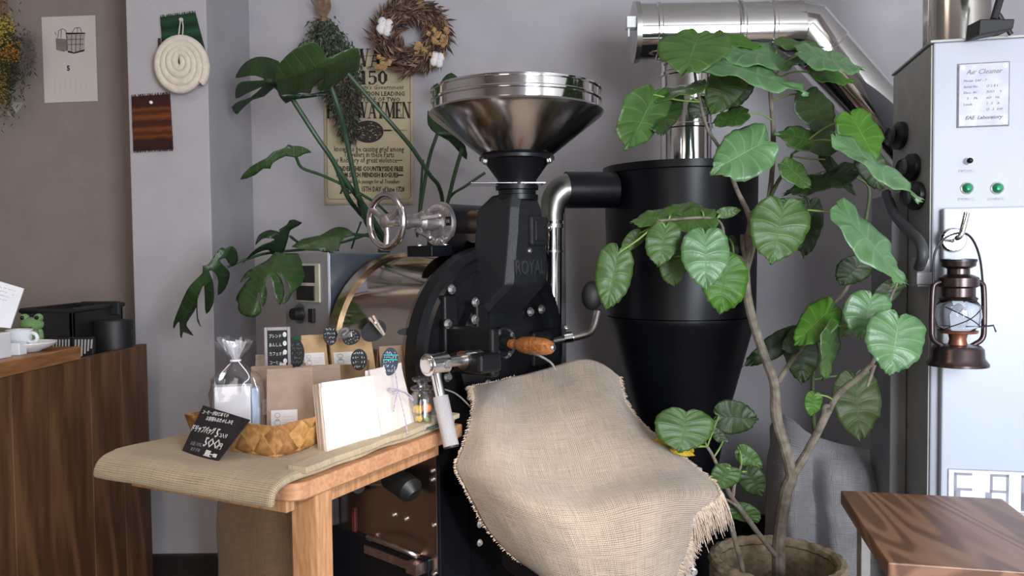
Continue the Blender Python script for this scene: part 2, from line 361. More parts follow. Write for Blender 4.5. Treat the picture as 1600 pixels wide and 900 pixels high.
# cast ribs and lugs on the plate
mb = MB()
put('cast_rib', MB().box((-.215, -.035, zc-.02), (-.165, 0, zc+.165), RMT), BLACK, ro, smooth=False, bevel=.006); mb.box((-.12, -.055, zc-.03), (-.07, 0, zc+.14), RMT)
put('cast_rib', mb, BLACK, ro, smooth=False, bevel=.006)
put('cast_lug', MB().box((.10, -.06, zc-.05), (.22, 0, zc+.05), RMT), BLACK, ro, smooth=False, bevel=.006); put('cast_lug', MB().box((-.03, -.05, zc-.25), (.15, 0, zc-.12), RMT), BLACK, ro, smooth=False, bevel=.006)
for px, py, n in ((705, 452, .03), (699, 506, .04), (699, 589, .03), (742, 472, .06), (741, 499, .06), (828, 487, .05), (845, 483, .055), (762, 600, .05)):
    bolt(RPX(px, py, n), RN, .0095, ro)
# sampler collar and trier
cp = RPX(783, 536, .055)
put('sampler_collar', MB().lathe([(0, .03), (.02, .03), (.024, .012), (.042, .012), (.045, -.02)], axis_mt(cp, RN), 40), BLACK, ro)
put('collar_ring', MB().lathe([(.036, .012), (.040, .018), (.044, .012)], axis_mt(cp, RN), 40), STEEL, ro)
for k in range(4):
    a = k*math.pi/2+.6; bolt(cp+RU*math.cos(a)*.036+RZ*math.sin(a)*.036+RN*.012, RN, .0055, ro)
WOODH = wood('varnished_handle_wood', (.28, .09, .025), (.52, .21, .07), 20, (6, 6, 6), .25)
put('trier_handle', MB().lathe([(0, .03), (.012, .032), (.014, .045), (.012, .055), (.021, .075), (.0245, .11), (.022, .15), (.017, .172), (.012, .178), (0, .178)], axis_mt(cp, RN), 28), WOODH, ro, label='turned orange wooden trier handle')
put('handle_ferrule', MB().lathe([(.008, .176), (.009, .182), (.006, .185), (0, .185)], axis_mt(cp, RN), 20), STEEL, ro)
# lever on the right with black knob
p0 = W(866, 533, 2.3); p1 = W(910, 524, 2.28); p2 = W(926, 514, 2.27); p3 = W(935, 484, 2.26)
put('lever_rod', MB().tube(smoothpts([p0, p1, p2, p3], 6), .011, 12), STEEL, ro)
put('lever_knob', MB().ball(W(925, 462, 2.26), .042, 3, (.72, .45, 1.0)), RUBBER, ro)
bolt(W(884, 513, 2.28), (0, 0, 1), .008, ro); put('lever_clamp', MB().tube([W(882, 528, 2.285), W(895, 526, 2.285)], .016, 14), CHROME, ro)
# bracket + discharge handle on the left
b0 = RPX(750, 559, .17); b1 = b0-RU*.150
put('door_bracket', MB().box((-.055, -.105, 0), (.02, 0, .045), Matrix.Translation(b0+RN*(-.05)-V((0, 0, .03))) @ Matrix.Translation(-V((RC.x, RC.y, 0))) @ RMT).box((.02, -.08, -.05), (.05, .12, .07), Matrix.Translation(b0+RN*(-.06)) @ Matrix.Translation(-V((RC.x, RC.y, 0))) @ RMT), BLACK, ro, smooth=False, bevel=.008)
put('handle_shaft', MB().tube([b0, b0-RU*.05, b0-RU*.052, b1], [.020, .020, .013, .013], 20), STEEL, ro)
put('handle_collar', MB().tube([b0-RU*.025, b0-RU*.06], .0225, 20), CHROME, ro)
put('handle_head', MB().tube([b1-RU*.015+RU*.05, b1-RU*.02], .026, 24).tube([b1-RU*.018, b1-RU*.025], .019, 24), CHROME, ro, bevel=.002)
he = W(705, 697, b1.y-.05); hd = (he-b1)
put('handle_bar', MB().tube([b1, b1+hd*.42], .0125, 18), CHROME, ro, label='chrome upper bar of the handle')
mb = MB(); hs = [b1+hd*(.40+.6*k/30) for k in range(31)]
mb.tube([hs[0], hs[0]+hd*.004]+hs[1:-1]+[hs[-1]], .0175, 40)
put('handle_grip', mb, mat('knurled_grip', (.55, .54, .56), .5, .6, .25, 900, .8, 1400), ro, label='knurled grey grip')
put('grip_cap', MB().tube([hs[-1]+hd*.001, hs[-1]+hd*.02], .0165, 20), RUBBER, ro)
bolt(b1+RU*.02+RN*.026, RN, .008, ro); bolt(b0+RN*.012-RU*.03+RN*.01, RN, .007, ro)
# feed chute
sec = [(1.285, -.045, .045, .045, .13), (1.25, -.06, .060, .005, .135), (1.175, -.068, .075, 0, .135), (1.10, -.078, .088, 0, .135), (1.05, -.085, .080, 0, .135), (.955, -.10, .075, 0, .03)]
mb = MB(); rings = []
for z, u0, u1, n0, n1 in sec:
    rings.append([mb.b.verts.new(RF(u, n, z)) for u, n in ((u0, n0), (u0, n1-.012), (u0+.022, n1), (u1-.012, n1), (u1, n1-.012), (u1, n0))])
for i in range(len(rings)-1):
    for k in range(6): mb.b.faces.new((rings[i][k], rings[i][(k+1) % 6], rings[i+1][(k+1) % 6], rings[i+1][k]))
mb.b.faces.new(rings[0]); mb.b.faces.new(rings[-1][::-1])
CHUTE = mat('chute_casting', (.011, .012, .015), .5, 0, .3, 60, .5, 220)
put('feed_chute', mb, CHUTE, ro, smooth=False, bevel=.005)
put('inspection_cover', MB().box((-.005, -.147, 1.150), (.063, -.13, 1.228), RMT), CHUTE, ro, smooth=False, bevel=.006)
put('cover_panel', MB().box((.007, -.152, 1.162), (.051, -.14, 1.216), RMT), CHUTE, ro, smooth=False, bevel=.003)
bolt(RF(.0, .136, 1.137), RN, .006, ro)
text('lettering', 'ROYAL', .052, disc_mt(RF(-.002, .1365, 1.092), RN), mat('worn_cast_letters', (.035, .037, .042), .45, 0, .3, 80), ro, ext=.003, bold=.0012, xs=.72, label='raised cast letters')
# neck, gate plate and hopper
HX = WPn(808, 300, RF(0, .09), RN); HC = V((HX.x, HX.y, 0)); hm = Matrix.Translation(HC)
put('hopper_neck', MB().lathe([(.052, 1.27), (.056, 1.272), (.056, 1.285), (.05, 1.287), (.05, 1.297), (.057, 1.299), (.057, 1.31), (.05, 1.312), (.052, 1.325), (.088, 1.375), (.1, 1.378), (.1, 1.386), (.09, 1.39)], hm, 48), BLACKS, ro)
put('slide_gate', MB().box((-.125, -.05, 1.3125), (.07, .05, 1.3155), hm @ Matrix.Rotation(R(6), 4, 'Z')), CHROME, ro, smooth=False, bevel=.001, label='thin steel slide gate')
for k in (-2.6, -.55):
    bolt(HC+V((math.cos(k)*.096, math.sin(k)*.096*.9, 1.372)), (math.cos(k), math.sin(k), .1), .0085, ro)
HOP = mat('hopper_steel', (.50, .48, .48), .17, 1, .05, 5, .05, 4)
put('hopper_cone', MB().lathe([(.088, 1.384), (.226, 1.492), (.232, 1.5), (.228, 1.505), (.084, 1.39)], hm, 96), HOP, ro)
put('hopper_rim', MB().lathe([(.226, 1.503), (.222, 1.507), (.222, 1.526), (.2265, 1.529), (.2265, 1.533), (.222, 1.536), (.222, 1.553), (.227, 1.556), (.227, 1.560), (.219, 1.560), (.219, 1.505)], hm, 96), CHROME, ro)
# airflow damper on top of the drum: tube, ROYAL dial, hand wheel
P1 = RPX(686, 350, -.12)
put('damper_bed', MB().box((-.075, -.05, 0), (.14, .05, .03), Matrix.Translation(P1+V((0, 0, -.09))) @ Matrix.Translation(-V((RC.x, RC.y, 0))) @ RMT), BLACKS, ro, smooth=False, bevel=.003)
put('damper_body', MB().tube([P1+RU*.01, P1+RU*.17], .057, 40).box((.0, -.05, -.08), (.16, .05, 0), Matrix.Translation(P1) @ Matrix.Translation(-V((RC.x, RC.y, 0))) @ RMT), BLACKS, ro)
put('damper_tube', MB().tube([P1+RU*.06+RN*.075-V((0, 0, .008)), P1+RU*.26+RN*.075-V((0, 0, .008))], .045, 40), mat('warm_tube_steel', (.56, .42, .34), .16, 1, .06, 8), ro)
dm = disc_mt(P1, -RU)
put('damper_dial', MB().lathe([(0, .012), (.026, .012), (.028, .006), (.036, .004), (.038, .008), (.060, .008), (.062, .002), (.062, -.006), (.05, -.006)], dm, 48), CAST, ro, label='round cast dial')
for k, ch in enumerate('ROYAL'):
    a = R(-140+k*22); text('lettering', ch, .021, dm @ Matrix.Translation((math.cos(a)*.048, math.sin(a)*.048, .0085)) @ Matrix.Rotation(a+math.pi/2, 4, 'Z'), mat('bright_cast_letters', (.75, .70, .70), .4, .8, .2, 80), ro, ext=.0018, bold=.0006)
mb = MB()
for k in range(17):
    a = R(55+k*7.5); mb.box((-.0016, -.004, 0), (.0016, .004, .003), dm @ Matrix.Translation((math.cos(a)*.049, math.sin(a)*.049, .008)) @ Matrix.Rotation(a+math.pi/2, 4, 'Z'))
put('dial_mark', mb, MATS['bright_cast_letters'], ro, smooth=False, kind='stuff')
mb = MB(); mt = dm @ Matrix.Translation((.047, .006, .008)); mb.box((-.010, -.012, 0), (.010, .012, .002), mt)
put('dial_badge', mb, BLACKS, ro, smooth=False)
text('lettering', 'H', .016, mt @ Matrix.Translation((0, 0, .0024)), MATS['bright_cast_letters'], ro, ext=.0004)
WP_ = P1-RU*.185+V((0, 0, .003)); wm = disc_mt(WP_, -RU)
put('damper_shaft', MB().lathe([(.0, 0), (.012, 0), (.013, -.05), (.02, -.055), (.02, -.075), (.014, -.08), (.016, -.11), (.026, -.12), (.028, -.15), (.018, -.16), (.014, -.19)], wm, 28), CAST, ro)
mb = MB()
for a in (25, 140, 265):
    c_, s_ = math.cos(R(a)), math.sin(R(a)); mb.tube([wm @ V((c_*.022, s_*.022, -.10)), wm @ V((c_*.040, s_*.040, -.15))], .006, 8); mb.ball(wm @ V((c_*.041, s_*.041, -.153)), .009, 2)
put('clamp_arm', mb, CAST, ro)
mb = MB(); mb.tube([wm @ V((math.cos(k*math.pi/24)*.068, math.sin(k*math.pi/24)*.068, 0)) for k in range(48)], .0095, 14, closed=True)
put('hand_wheel', mb, mat('polished_wheel', (.66, .62, .64), .18, 1, .08, 20, .05, 60), ro)
for a in (150, 270, 30):
    c_, s_ = math.cos(R(a)), math.sin(R(a)); put('wheel_spoke', MB().tube([wm @ V((c_*.010, s_*.010, 0)), wm @ V((c_*.035, s_*.035, -.003)), wm @ V((c_*.066, s_*.066, 0))], [.011, .008, .010], 12), CAST, ro)
put('wheel_hub', MB().lathe([(0, .016), (.010, .015), (.018, .010), (.020, -.012)], wm, 28), CAST, ro)
for px, py in ((655, 384), (695, 383)): bolt(RPX(px, py, -.075), RZ, .008, ro)
# body under the drum
BODYS = mat('body_side_steel', (.50, .40, .36), .27, 1, .08, 4, .03, 5)  # warm tint paints in the brown wood that the stainless steel reflects
put('body_cabinet', MB().box((-.21, 0, .0), (.24, .55, .66), RMT), BLACKS, ro, smooth=False, bevel=.004)
put('side_panel', MB().box((-.2135, .006, .30), (-.2105, .52, .66), RMT), BODYS, ro, smooth=False, bevel=.0008, label='steel side panel with painted-in brown reflection')
put('side_skirt', MB().box((-.225, .03, .0), (-.211, .60, .335), RMT), BLACKS, ro, smooth=False, bevel=.004)
def SPX(px, py, u=-.214): return WPn(px, py, RF(u, 0), -RU)
for px, py in ((675, 735), (675, 749), (615, 804), (634, 810), (677, 820), (678, 896), (573, 860)): bolt(SPX(px, py), -RU, .006, ro)
q = SPX(572, 850)
sm = Matrix.Translation(SPX(618, 858)-V((RC.x, RC.y, 0))) @ RMT
mb = MB(); ell = [(math.cos(k*math.pi/16), math.sin(k*math.pi/16)) for k in range(32)]
mb.tube([sm @ V((0, c_*.10, -.0)) + sm.to_3x3() @ V((-.012+s_*-.03, 0, s_*.02+.01)) for c_, s_ in ell], .007, 8, closed=True)
mb.box((-.016, -.11, -.035), (0, .12, -.012), sm); mb.box((-.04, -.13, -.03), (-.0, -.09, .0), sm)
put('ash_port', mb, mat('bare_casting', (.55, .45, .42), .35, 1, .2, 40, .2, 100), ro, label='bare metal oval port')
s0 = SPX(565, 748, -.25); s1 = SPX(640, 765, -.27)
put('scoop_rod', MB().tube([SPX(560, 752, -.235), SPX(612, 757, -.25)], .010, 10), STEEL, ro)
mb = MB(); mb.tube([SPX(608, 748, -.25), SPX(630, 757, -.255), SPX(642, 766, -.26), SPX(648, 774, -.26)], [.026, .034, .034, .018], 16)
put('ash_handle', mb, RUBBER, ro, label='black plastic side handle')
put('handle_end', MB().tube([SPX(553, 758, -.23), SPX(560, 760, -.24)], .02, 12), RUBBER, ro)
q = SPX(522, 790); mb = MB().box((-.03, -.03, -.05), (0, .03, .06), Matrix.Translation(q-V((RC.x, RC.y, 0))) @ RMT)
put('gas_valve', mb, mat('dark_valve', (.05, .045, .05), .4, .5, .2, 30), ro, smooth=False, bevel=.006)
put('warning_strip', MB().box((-.004, -.01, -.07), (0, .005, .07), Matrix.Translation(SPX(553, 830)-V((RC.x, RC.y, 0))) @ RMT), mat('dull_red_plastic', (.10, .012, .012), .5), ro, smooth=False, bevel=.001)
# cable on the plate, cooling bin under the sack
put('thermo_cable', MB().tube(smoothpts([W(690, 607, 1.98), W(712, 615, 1.97), W(733, 634, 1.96), W(748, 655, 1.97)]), .0022, 6), mat('grey_cable', (.25, .24, .22), .5), ro)
put('trier_cable', MB().tube(smoothpts([RPX(812, 549, .09), W(840, 555, 2.0), W(860, 566, 2.0), W(868, 578, 2.0)]), .003, 6), MATS['grey_cable'], ro)
BC = V((.175, 1.93, 0))
put('cooling_bin', MB().lathe([(0, .36), (.19, .36), (.212, .39), (.212, .55), (.217, .553), (.217, .56), (.205, .56), (.205, .41), (0, .40)], Matrix.Translation(BC), 64), BLACKS, ro)
put('bin_pedestal', MB().lathe([(.14, 0), (.14, .02), (.12, .03), (.12, .41)], Matrix.Translation(BC+V((.02, .12, 0))), 40), COPPERY, ro, label='brownish reflective pedestal')
put('bin_apron', MB().box((-.10, -.36, 0), (.22, 0, .53), RMT), BLACKS, ro, smooth=False, bevel=.004)
for px, py in ((749, 819), (749, 848)): bolt(RPX(px, py, .362), RN, .0055, ro)
put('bin_post', MB().box((-.012, -.012, 0), (.012, .012, .56), Matrix.Translation(W(1076, 700, 2.0)*1 - V((0, 0, W(1076, 700, 2.0).z)))), STEEL, ro, smooth=False, bevel=.002)
for py in (846, 893): bolt(W(1083, py, 1.985), (0, -1, 0), .008, ro)

# ================================================================ CONTROL BOX
c0 = RPX(513, 394, -.42); cn = (c0-V((RC.x, RC.y, 0))).dot(RN); cu_ = (c0-V((RC.x, RC.y, 0))).dot(RU); zt = c0.z
cb = thing('control_box', 'grey sheet-metal control box with dial and coloured buttons, behind the drum', 'control box', RF(cu_+.15, cn-.1, 0))
GREYM = mat('grey_painted_sheet', (.34, .33, .34), .4, .3, .05, 10, .05, 200)
BLUEM = mat('bluish_steel_sheet', (.30, .34, .42), .3, .85, .06, 6)
def CF(du, dn, z): return RF(cu_+du, cn-dn, z)
cmt = Matrix.Translation(c0-V((RC.x, RC.y, 0))) @ RMT
put('housing', MB().box((.004, .004, -.62), (.42, .22, -.002), cmt), BLUEM, cb, smooth=False, bevel=.003)
put('side_plate', MB().box((-.003, -.001, -.63), (.003, .225, 0), cmt), GREYM, cb, smooth=False, bevel=.0015)
put('stand', MB().box((.02, .02, -zt), (.38, .2, -.62), cmt), BLACKS, cb, smooth=False)
def CPX(px, py, u=-.004): return WPn(px, py, CF(u, 0, 0), -RU)
def onside(px0, py0, px1, py1, th, name, m, bev=.002):
    a = CPX(px0, py0); b = CPX(px1, py1); la = cmt.inverted() @ a; lb = cmt.inverted() @ b
    return put(name, MB().box((-.004-th, min(la.y, lb.y), min(la.z, lb.z)), (-.002, max(la.y, lb.y), max(la.z, lb.z)), cmt), m, cb, smooth=False, bevel=bev)
onside(462, 412, 501, 473, .004, 'meter_frame', mat('cream_frame', (.50, .47, .36), .5))
onside(470, 415, 494, 442, .006, 'meter_screen', BOARD); onside(466, 446, 494, 470, .008, 'temperature_meter', RUBBER)
onside(485, 482, 493, 504, .010, 'toggle_switch', RUBBER)
k0 = CPX(470, 490); put('knob_base', MB().lathe([(0, .004), (.03, .004), (.03, 0)], axis_mt(k0, -RU), 28), STEEL, cb)
put('knob', MB().lathe([(0, .03), (.017, .03), (.02, .004)], axis_mt(k0, -RU), 28), RUBBER, cb); 
for px, c_, nm in ((453, (.45, .02, .05), 'red'), (465, (.01, .28, .10), 'green'), (481, (.5, .03, .05), 'red')):
    put('push_button', MB().lathe([(0, .018), (.008, .017), (.011, .012), (.011, 0)], axis_mt(CPX(px, 532 if px < 480 else 536), -RU), 20), mat('button_'+nm, c_, .3), cb, label=nm+' push button')

# ================================================================ CYCLONE AND DUCTS
cy = thing('cyclone', 'tall black cyclone drum with a tapered lower half, between roaster and ficus', 'cyclone', (W(1063, 400, 2.6).x, 2.6, 0)); cx = W(1063, 400, 2.6).x; cmt2 = Matrix.Translation((cx, 2.6, 0))
zt_ = W(1063, 262, 2.6).z; zs = W(1063, 493, 2.6).z
put('cyclone_barrel', MB().lathe([(0, zt_-.002), (.244, zt_-.002), (.249, zt_), (.249, zt_-.022), (.243, zt_-.025), (.236, zs+.003)], cmt2, 96), BLACKS, cy)
put('cyclone_cone', MB().lathe([(.236, zs), (.236, zs-.01), (.232, zs-.02), (.145, zs-.34), (.10, .32), (.10, .28)], cmt2, 96), BLACKS, cy)
put('dust_bin', MB().lathe([(0, .30), (.17, .30), (.17, .02), (0, .02)], cmt2, 48), BLACKS, cy)
put('inlet_duct', MB().tube([W(960, 297, 2.5), W(884, 297, 2.46)], .056, 40), BLACKS, cy, label='black horizontal inlet duct')
put('elbow_pipe', MB().tube(smoothpts([W(888, 297, 2.46), W(878, 299, 2.45), W(867, 312, 2.44), W(863, 332, 2.43), W(863, 345, 2.43)], 6), [.053-.018*min(1, k/18) for k in range(25)], 32), mat('elbow_steel', (.33, .33, .30), .34, 1, .1, 20), cy, label='bent steel elbow')
put('riser_pipe', MB().tube([W(863, 343, 2.43), W(862, 620, 2.43)], .030, 32), CHROME, cy, label='shiny vertical pipe')
put('pipe_clamp', MB().tube([W(863, 350, 2.43), W(863, 356, 2.43)], .034, 32).ball(W(857, 356, 2.39), .009, 2), STEEL, cy)
put('pipe_clamp', MB().tube([W(863, 391, 2.43), W(863, 394, 2.43)], .032, 32), STEEL, cy)
put('riser_post', MB().box((-.012, -.012, 0), (.012, .012, W(877, 330, 2.45).z), Matrix.Translation((W(877, 400, 2.45).x, 2.45, 0))), BLACKS, cy, smooth=False, bevel=.002)
# flue
fl = thing('flue_duct', 'shiny steel flue rising from the cyclone and running right along the wall', 'duct', (cx, 2.62, zt_))
YF = 2.62; RFp = .093
A0 = W(991, 51, YF); A1 = W(1247, 54, YF); A1.z = A0.z+.003
vx = W(1072, 200, YF).x; put('riser', MB().tube([V((vx, YF, zt_)), V((vx, YF, A0.z))], .082, 48), CHROME, fl)
def ringband(p, d, r, w_, parent, m=CHROME):
    return put('seam_ring', MB().lathe([(r, -w_), (r+.004, -w_*.6), (r+.004, w_*.6), (r, w_)], axis_mt(p, d), 48), m, parent)
for py in (200, 118): ringband(V((vx, YF, W(1072, py, YF).z)), (0, 0, 1), .082, .008, fl)
put('header_pipe', MB().tube([A0, A1], RFp, 56), CHROME, fl)
put('end_cap', MB().lathe([(0, .004), (RFp+.004, .004), (RFp+.004, -.012), (RFp, -.012)], axis_mt(A0, A0-A1), 48), STEEL, fl)
put('cap_latch', MB().box((-.035, -.02, -.035), (-.004, .02, .0), Matrix.Translation(A0+V((0, -.06, .03)))).box((-.03, -.004, -.06), (-.024, .004, -.03), Matrix.Translation(A0+V((0, -.06, .03)))), WHITEP, fl, smooth=False, bevel=.002)
for px in (1025, 1148, 1199): ringband(A0.lerp(A1, (px-991)/256), A1-A0, RFp, .008, fl)
ringband(A0.lerp(A1, .62), A1-A0, RFp, .012, fl)
B1 = W(1283, 78, YF); B2 = W(1400, 208, 2.66); B3 = W(1480, 300, 2.68)
put('gored_elbow', MB().tube([A1-V((.002, 0, 0)), A1.lerp(V((B1.x, YF, A1.z)), .25), B1-(B2-B1).normalized()*.01, B1], RFp+.001, 56), CHROME, fl, sharp=12)
put('sloping_pipe', MB().tube([B1, B2, B3], RFp-.002, 56), CHROME, fl)
ringband(B1, B2-B1, RFp-.002, .009, fl)
# ================================================================ AIR CLEANER CABINET
KF = W(1453, 400, 2.05); KF.z = 0; _k = R(12); KX = V((math.cos(_k), -math.sin(_k), 0)); KY = V((math.sin(_k), math.cos(_k), 0))
KMT = Matrix(((KX.x, KY.x, 0, KF.x), (KX.y, KY.y, 0, KF.y), (0, 0, 1, 0), (0, 0, 0, 1)))  # x right along front, y back, z up
def KPX(px, py, off=0): return KMT.inverted() @ WPn(px, py, KF-KY*off, -KY)
zk = W(1453, 67, 2.05).z
ac = thing('air_cleaner', 'tall light grey air cleaner cabinet standing at the right edge', 'air cleaner', KMT @ V((.3, .2, 0)))
CABM = mat('cabinet_grey_enamel', (.38, .395, .44), .4, 0, .03, 8)
CABS = mat('cabinet_side_galvanised', (.40, .41, .39), .55, 0, .12, 12, .1, 60)
DOORM = mat('cabinet_door_enamel', (.50, .545, .62), .35, 0, .02, 8)
put('cabinet_body', MB().box((.004, .0, .02), (.75, .38, zk), KMT), CABM, ac, smooth=False, bevel=.004)
put('side_sheet', MB().box((-.0, .006, .02), (.0035, .378, zk-.004), KMT), CABS, ac, smooth=False, bevel=.001)
put('top_lip', MB().box((-.004, -.003, zk), (.753, .384, zk+.006), KMT), CABS, ac, smooth=False, bevel=.001)
a = KPX(1470, 326); put('cabinet_door', MB().box((a.x, -.022, .08), (.74, -.002, a.z), KMT), DOORM, ac, smooth=False, bevel=.004)
# side fittings
def KS(px, py, x=-.002): return KMT.inverted() @ WPn(px, py, KMT @ V((x, 0, 0)), -KX)
for px, py, r in ((1408, 212, .052), (1427, 262, .05), (1434, 306, .05)):
    s_ = KS(px, py); mm = KMT @ Matrix.Translation(s_) @ Matrix.Rotation(R(-90), 4, 'Y')
    o = put('cable_gland', MB().lathe([(0, .03), (r*.55, .03), (r*.8, .018), (r, .012), (r, 0)], mm @ Matrix.Diagonal((.75, 1.4, 1, 1)), 28), RUBBER, ac)
    put('gland_ring', MB().lathe([(r*.5, .03), (r*.6, .036), (r*.7, .028)], mm @ Matrix.Diagonal((.75, 1.4, 1, 1)), 24), mat('dark_grey_plastic', (.05, .05, .055), .4), o)
s0 = KS(1393, 308); s1 = KS(1418, 440)
put('junction_panel', MB().box((-.045, s1.y, .25), (-.002, .44, s0.z), KMT), mat('panel_dark_grey', (.24, .245, .25), .5, .0, .15, 10), ac, smooth=False, bevel=.003)
pts = [KMT @ (KS(px, py, -.05)) for px, py in ((1385, 302), (1398, 335), (1418, 358), (1437, 378), (1442, 400), (1436, 418))]
put('grey_hose', MB().tube(smoothpts(pts), .013, 14), mat('dark_hose', (.045, .047, .05), .5), ac)
put('hinge_plate', MB().box((-.03, -.004, KS(1440, 447).z), (-.002, .06, KS(1440, 403).z), KMT), mat('hinge_metal', (.35, .34, .35), .4, .5), ac, smooth=False, bevel=.002)
put('hinge_leaf', MB().box((-.034, -.01, KS(1448, 444).z), (.012, -.0, KS(1448, 425).z), KMT), MATS['hinge_metal'], ac, smooth=False, bevel=.002)
# nameplate
n0 = KPX(1498, 102); n1 = KPX(1574, 195)
put('nameplate_back', MB().box((n0.x-.003, -.003, n1.z-.003), (n1.x+.003, -.0005, n0.z+.003), KMT), GREYINK, ac, smooth=False)
npl = put('nameplate', MB().box((n0.x, -.005, n1.z), (n1.x, -.003, n0.z), KMT), mat('nameplate_silver', (.42, .42, .49), .4, .0), ac, smooth=False)
def KT(x, z, off): return frame(KMT @ V((x, -off, z)), KX, RZ)
nw = n1.x-n0.x; nh = n0.z-n1.z; ncx = (n0.x+n1.x)/2
text('lettering', 'Air Cleaner', .017, KT(ncx, n0.z-nh*.13, .0055), GREYINK, npl, shear=.3)
text('lettering', 'EAE  Laboratory', .0125, KT(ncx, n0.z-nh*.87, .0055), GREYINK, npl, shear=.3, bold=.0003)
for k, (s_, t_) in enumerate((('Model  EAF - 7', ''), ('Serial No.', '0 5 4 1'), ('Elect. AC', '200     V'), ('   3     Ph.', '60    Hz'), ('Loads', '1 . 5    A'), ('', '0 . 3   kW'))):
    zz = n0.z-nh*(.27+.095*k)
    if s_: text('lettering', s_, .0085, KT(n0.x+.010, zz, .0055), GREYINK, npl, ax='LEFT', shear=.2)
    if t_: text('lettering', t_, .0085, KT(n0.x+nw*.55, zz, .0055), GREYINK, npl, ax='LEFT', shear=.2)
for ax_ in (n0.x+.008, n1.x-.008):
    for az in (n0.z-.008, n1.z+.008): bolt(KMT @ V((ax_, -.005, az)), -KY, .0035, ac)
def onface(px, py): q = KPX(px, py); return q
q = onface(1511, 252); put('key_switch', MB().lathe([(0, .012), (.006, .012), (.009, 0)], axis_mt(KMT @ V((q.x, 0, q.z)), -KY), 20), STEEL, ac); put('switch_tip', MB().ball(KMT @ V((q.x+.002, -.015, q.z)), .0075, 2), BLACKS, ac)
GRN = mat('green_pilot_lens', (.0, .24, .10), .15, 0, .1, 30)
for px in (1511, 1558):
    q = onface(px, 294); o = put('pilot_lamp', MB().lathe([(0, .014), (.006, .013), (.011, .008), (.0125, 0)], axis_mt(KMT @ V((q.x, -.002, q.z)), -KY), 24), GRN, ac, label='round green pilot lamp')
    put('lamp_bezel', MB().lathe([(.0125, .004), (.0155, .003), (.016, 0)], axis_mt(KMT @ V((q.x, 0, q.z)), -KY), 24), STEEL, o)
for px, py in ((1511, 267), (1510, 311), (1556, 311)):
    q = onface(px, py); put('label_strip', MB().box((q.x-.019, -.0012, q.z-.004), (q.x+.019, 0, q.z+.004), KMT), mat('strip_grey', (.42, .42, .46), .5), ac, smooth=False)
    mb = MB(); scribble(mb, KT(q.x, q.z, .0013), -.017, .017, 0, .005, 8, .0008, .0003, px); put('lettering', mb, GREYINK, ac, smooth=False)
# emblem on the door (word cut by the frame's edge)
e0 = KPX(1481, 732, .023); e1x = e0.x+.36
LOGOW = mat('emblem_white', (.93, .94, .96), .3); LOGOG = mat('emblem_grey', (.30, .30, .36), .5)
ez0 = e0.z; eh = .105
put('emblem_border', MB().box((e0.x, -.0245, ez0-eh), (e1x, -.022, ez0), KMT), LOGOG, ac, smooth=False)
em = put('emblem_plate', MB().box((e0.x+.002, -.0255, ez0-eh+.002), (e1x-.002, -.0235, ez0-.002), KMT), LOGOW, ac, smooth=False)
mb = MB()
def EL(x, segs):
    strokes(mb, [(e0.x+x+a, ez0-.006-b, e0.x+x+c, ez0-.006-d, w_) for a, b, c, d, w_ in segs], Matrix.Identity(4) if False else KMT @ Matrix(((1, 0, 0, 0), (0, 0, -1, -.0256), (0, 1, 0, 0), (0, 0, 0, 1))), .0006)
t_ = .0065
EL(.014, [(0, .006, .042, .006, t_), (.003, .003, .003, .094, t_), (.006, .045, .042, .045, t_), (.0075, .048, .0075, .094, .015)])
EL(.100, [(-.0, .006, .040, .006, t_), (.0, .003, .0, .05, t_), (.037, .003, .037, .094, t_), (-.003, .047, .037, .047, t_), (-.006, .05, -.006, .094, .015)])
EL(.168, [(0, .006, .042, .006, t_), (.003, .003, .003, .094, t_), (.006, .045, .042, .045, t_), (.006, .091, .042, .091, t_), (.0075, .048, .0075, .09, .015)])
EL(.245, [(.02, .006, .045, .006, t_), (.003, .03, .003, .094, t_), (.006, .091, .045, .091, t_)])
put('lettering', mb, LOGOG, em, smooth=False)
# pipe and clamp on the cabinet roof
pr = thing('roof_pipe', 'upright steel exhaust pipe on top of the grey cabinet', 'duct', KMT @ V((.10, .17, zk+.006)))
pc = KMT @ V((.108, .17, 0)); put('pipe', MB().tube([pc+V((0, 0, zk+.006)), pc+V((0, 0, 2.4))], .082, 48), mat('sandy_steel', (.60, .57, .53), .16, 1, .1, 8), pr)
put('pipe_seam', MB().box((-.084, -.012, zk+.006), (-.078, .012, 2.3), Matrix.Translation(pc)), CHROME, pr, smooth=False)
lamp = thing('clip_lamp', 'black clip lamp perched on top of the grey cabinet', 'lamp', W(1547, 60, 2.0))
put('clip_jaw', MB().prism([(-.045, -.0), (.04, .01), (.045, .035), (-.04, .04)], -.03, .03, frame(W(1547, 60, 2.0)+V((0, 0, .002)), (1, 0, .05), (0, 0, 1))), RUBBER, lamp, smooth=False, bevel=.004)
put('lamp_arm', MB().tube([W(1553, 30, 2.0), W(1562, 0, 2.0), W(1572, -30, 2.0)], .009, 10).tube([W(1560, 22, 2.0), W(1580, 54, 2.0)], .006, 8), RUBBER, lamp)
put('lamp_shade', MB().lathe([(.012, 0), (.03, -.02), (.05, -.075), (.052, -.08)], frame(W(1545, -14, 2.0), (1, 0, 0), (0, -1, 0)) , 32), mat('shade_reflective', (.55, .62, .60), .15, .8), lamp, solid=.001)

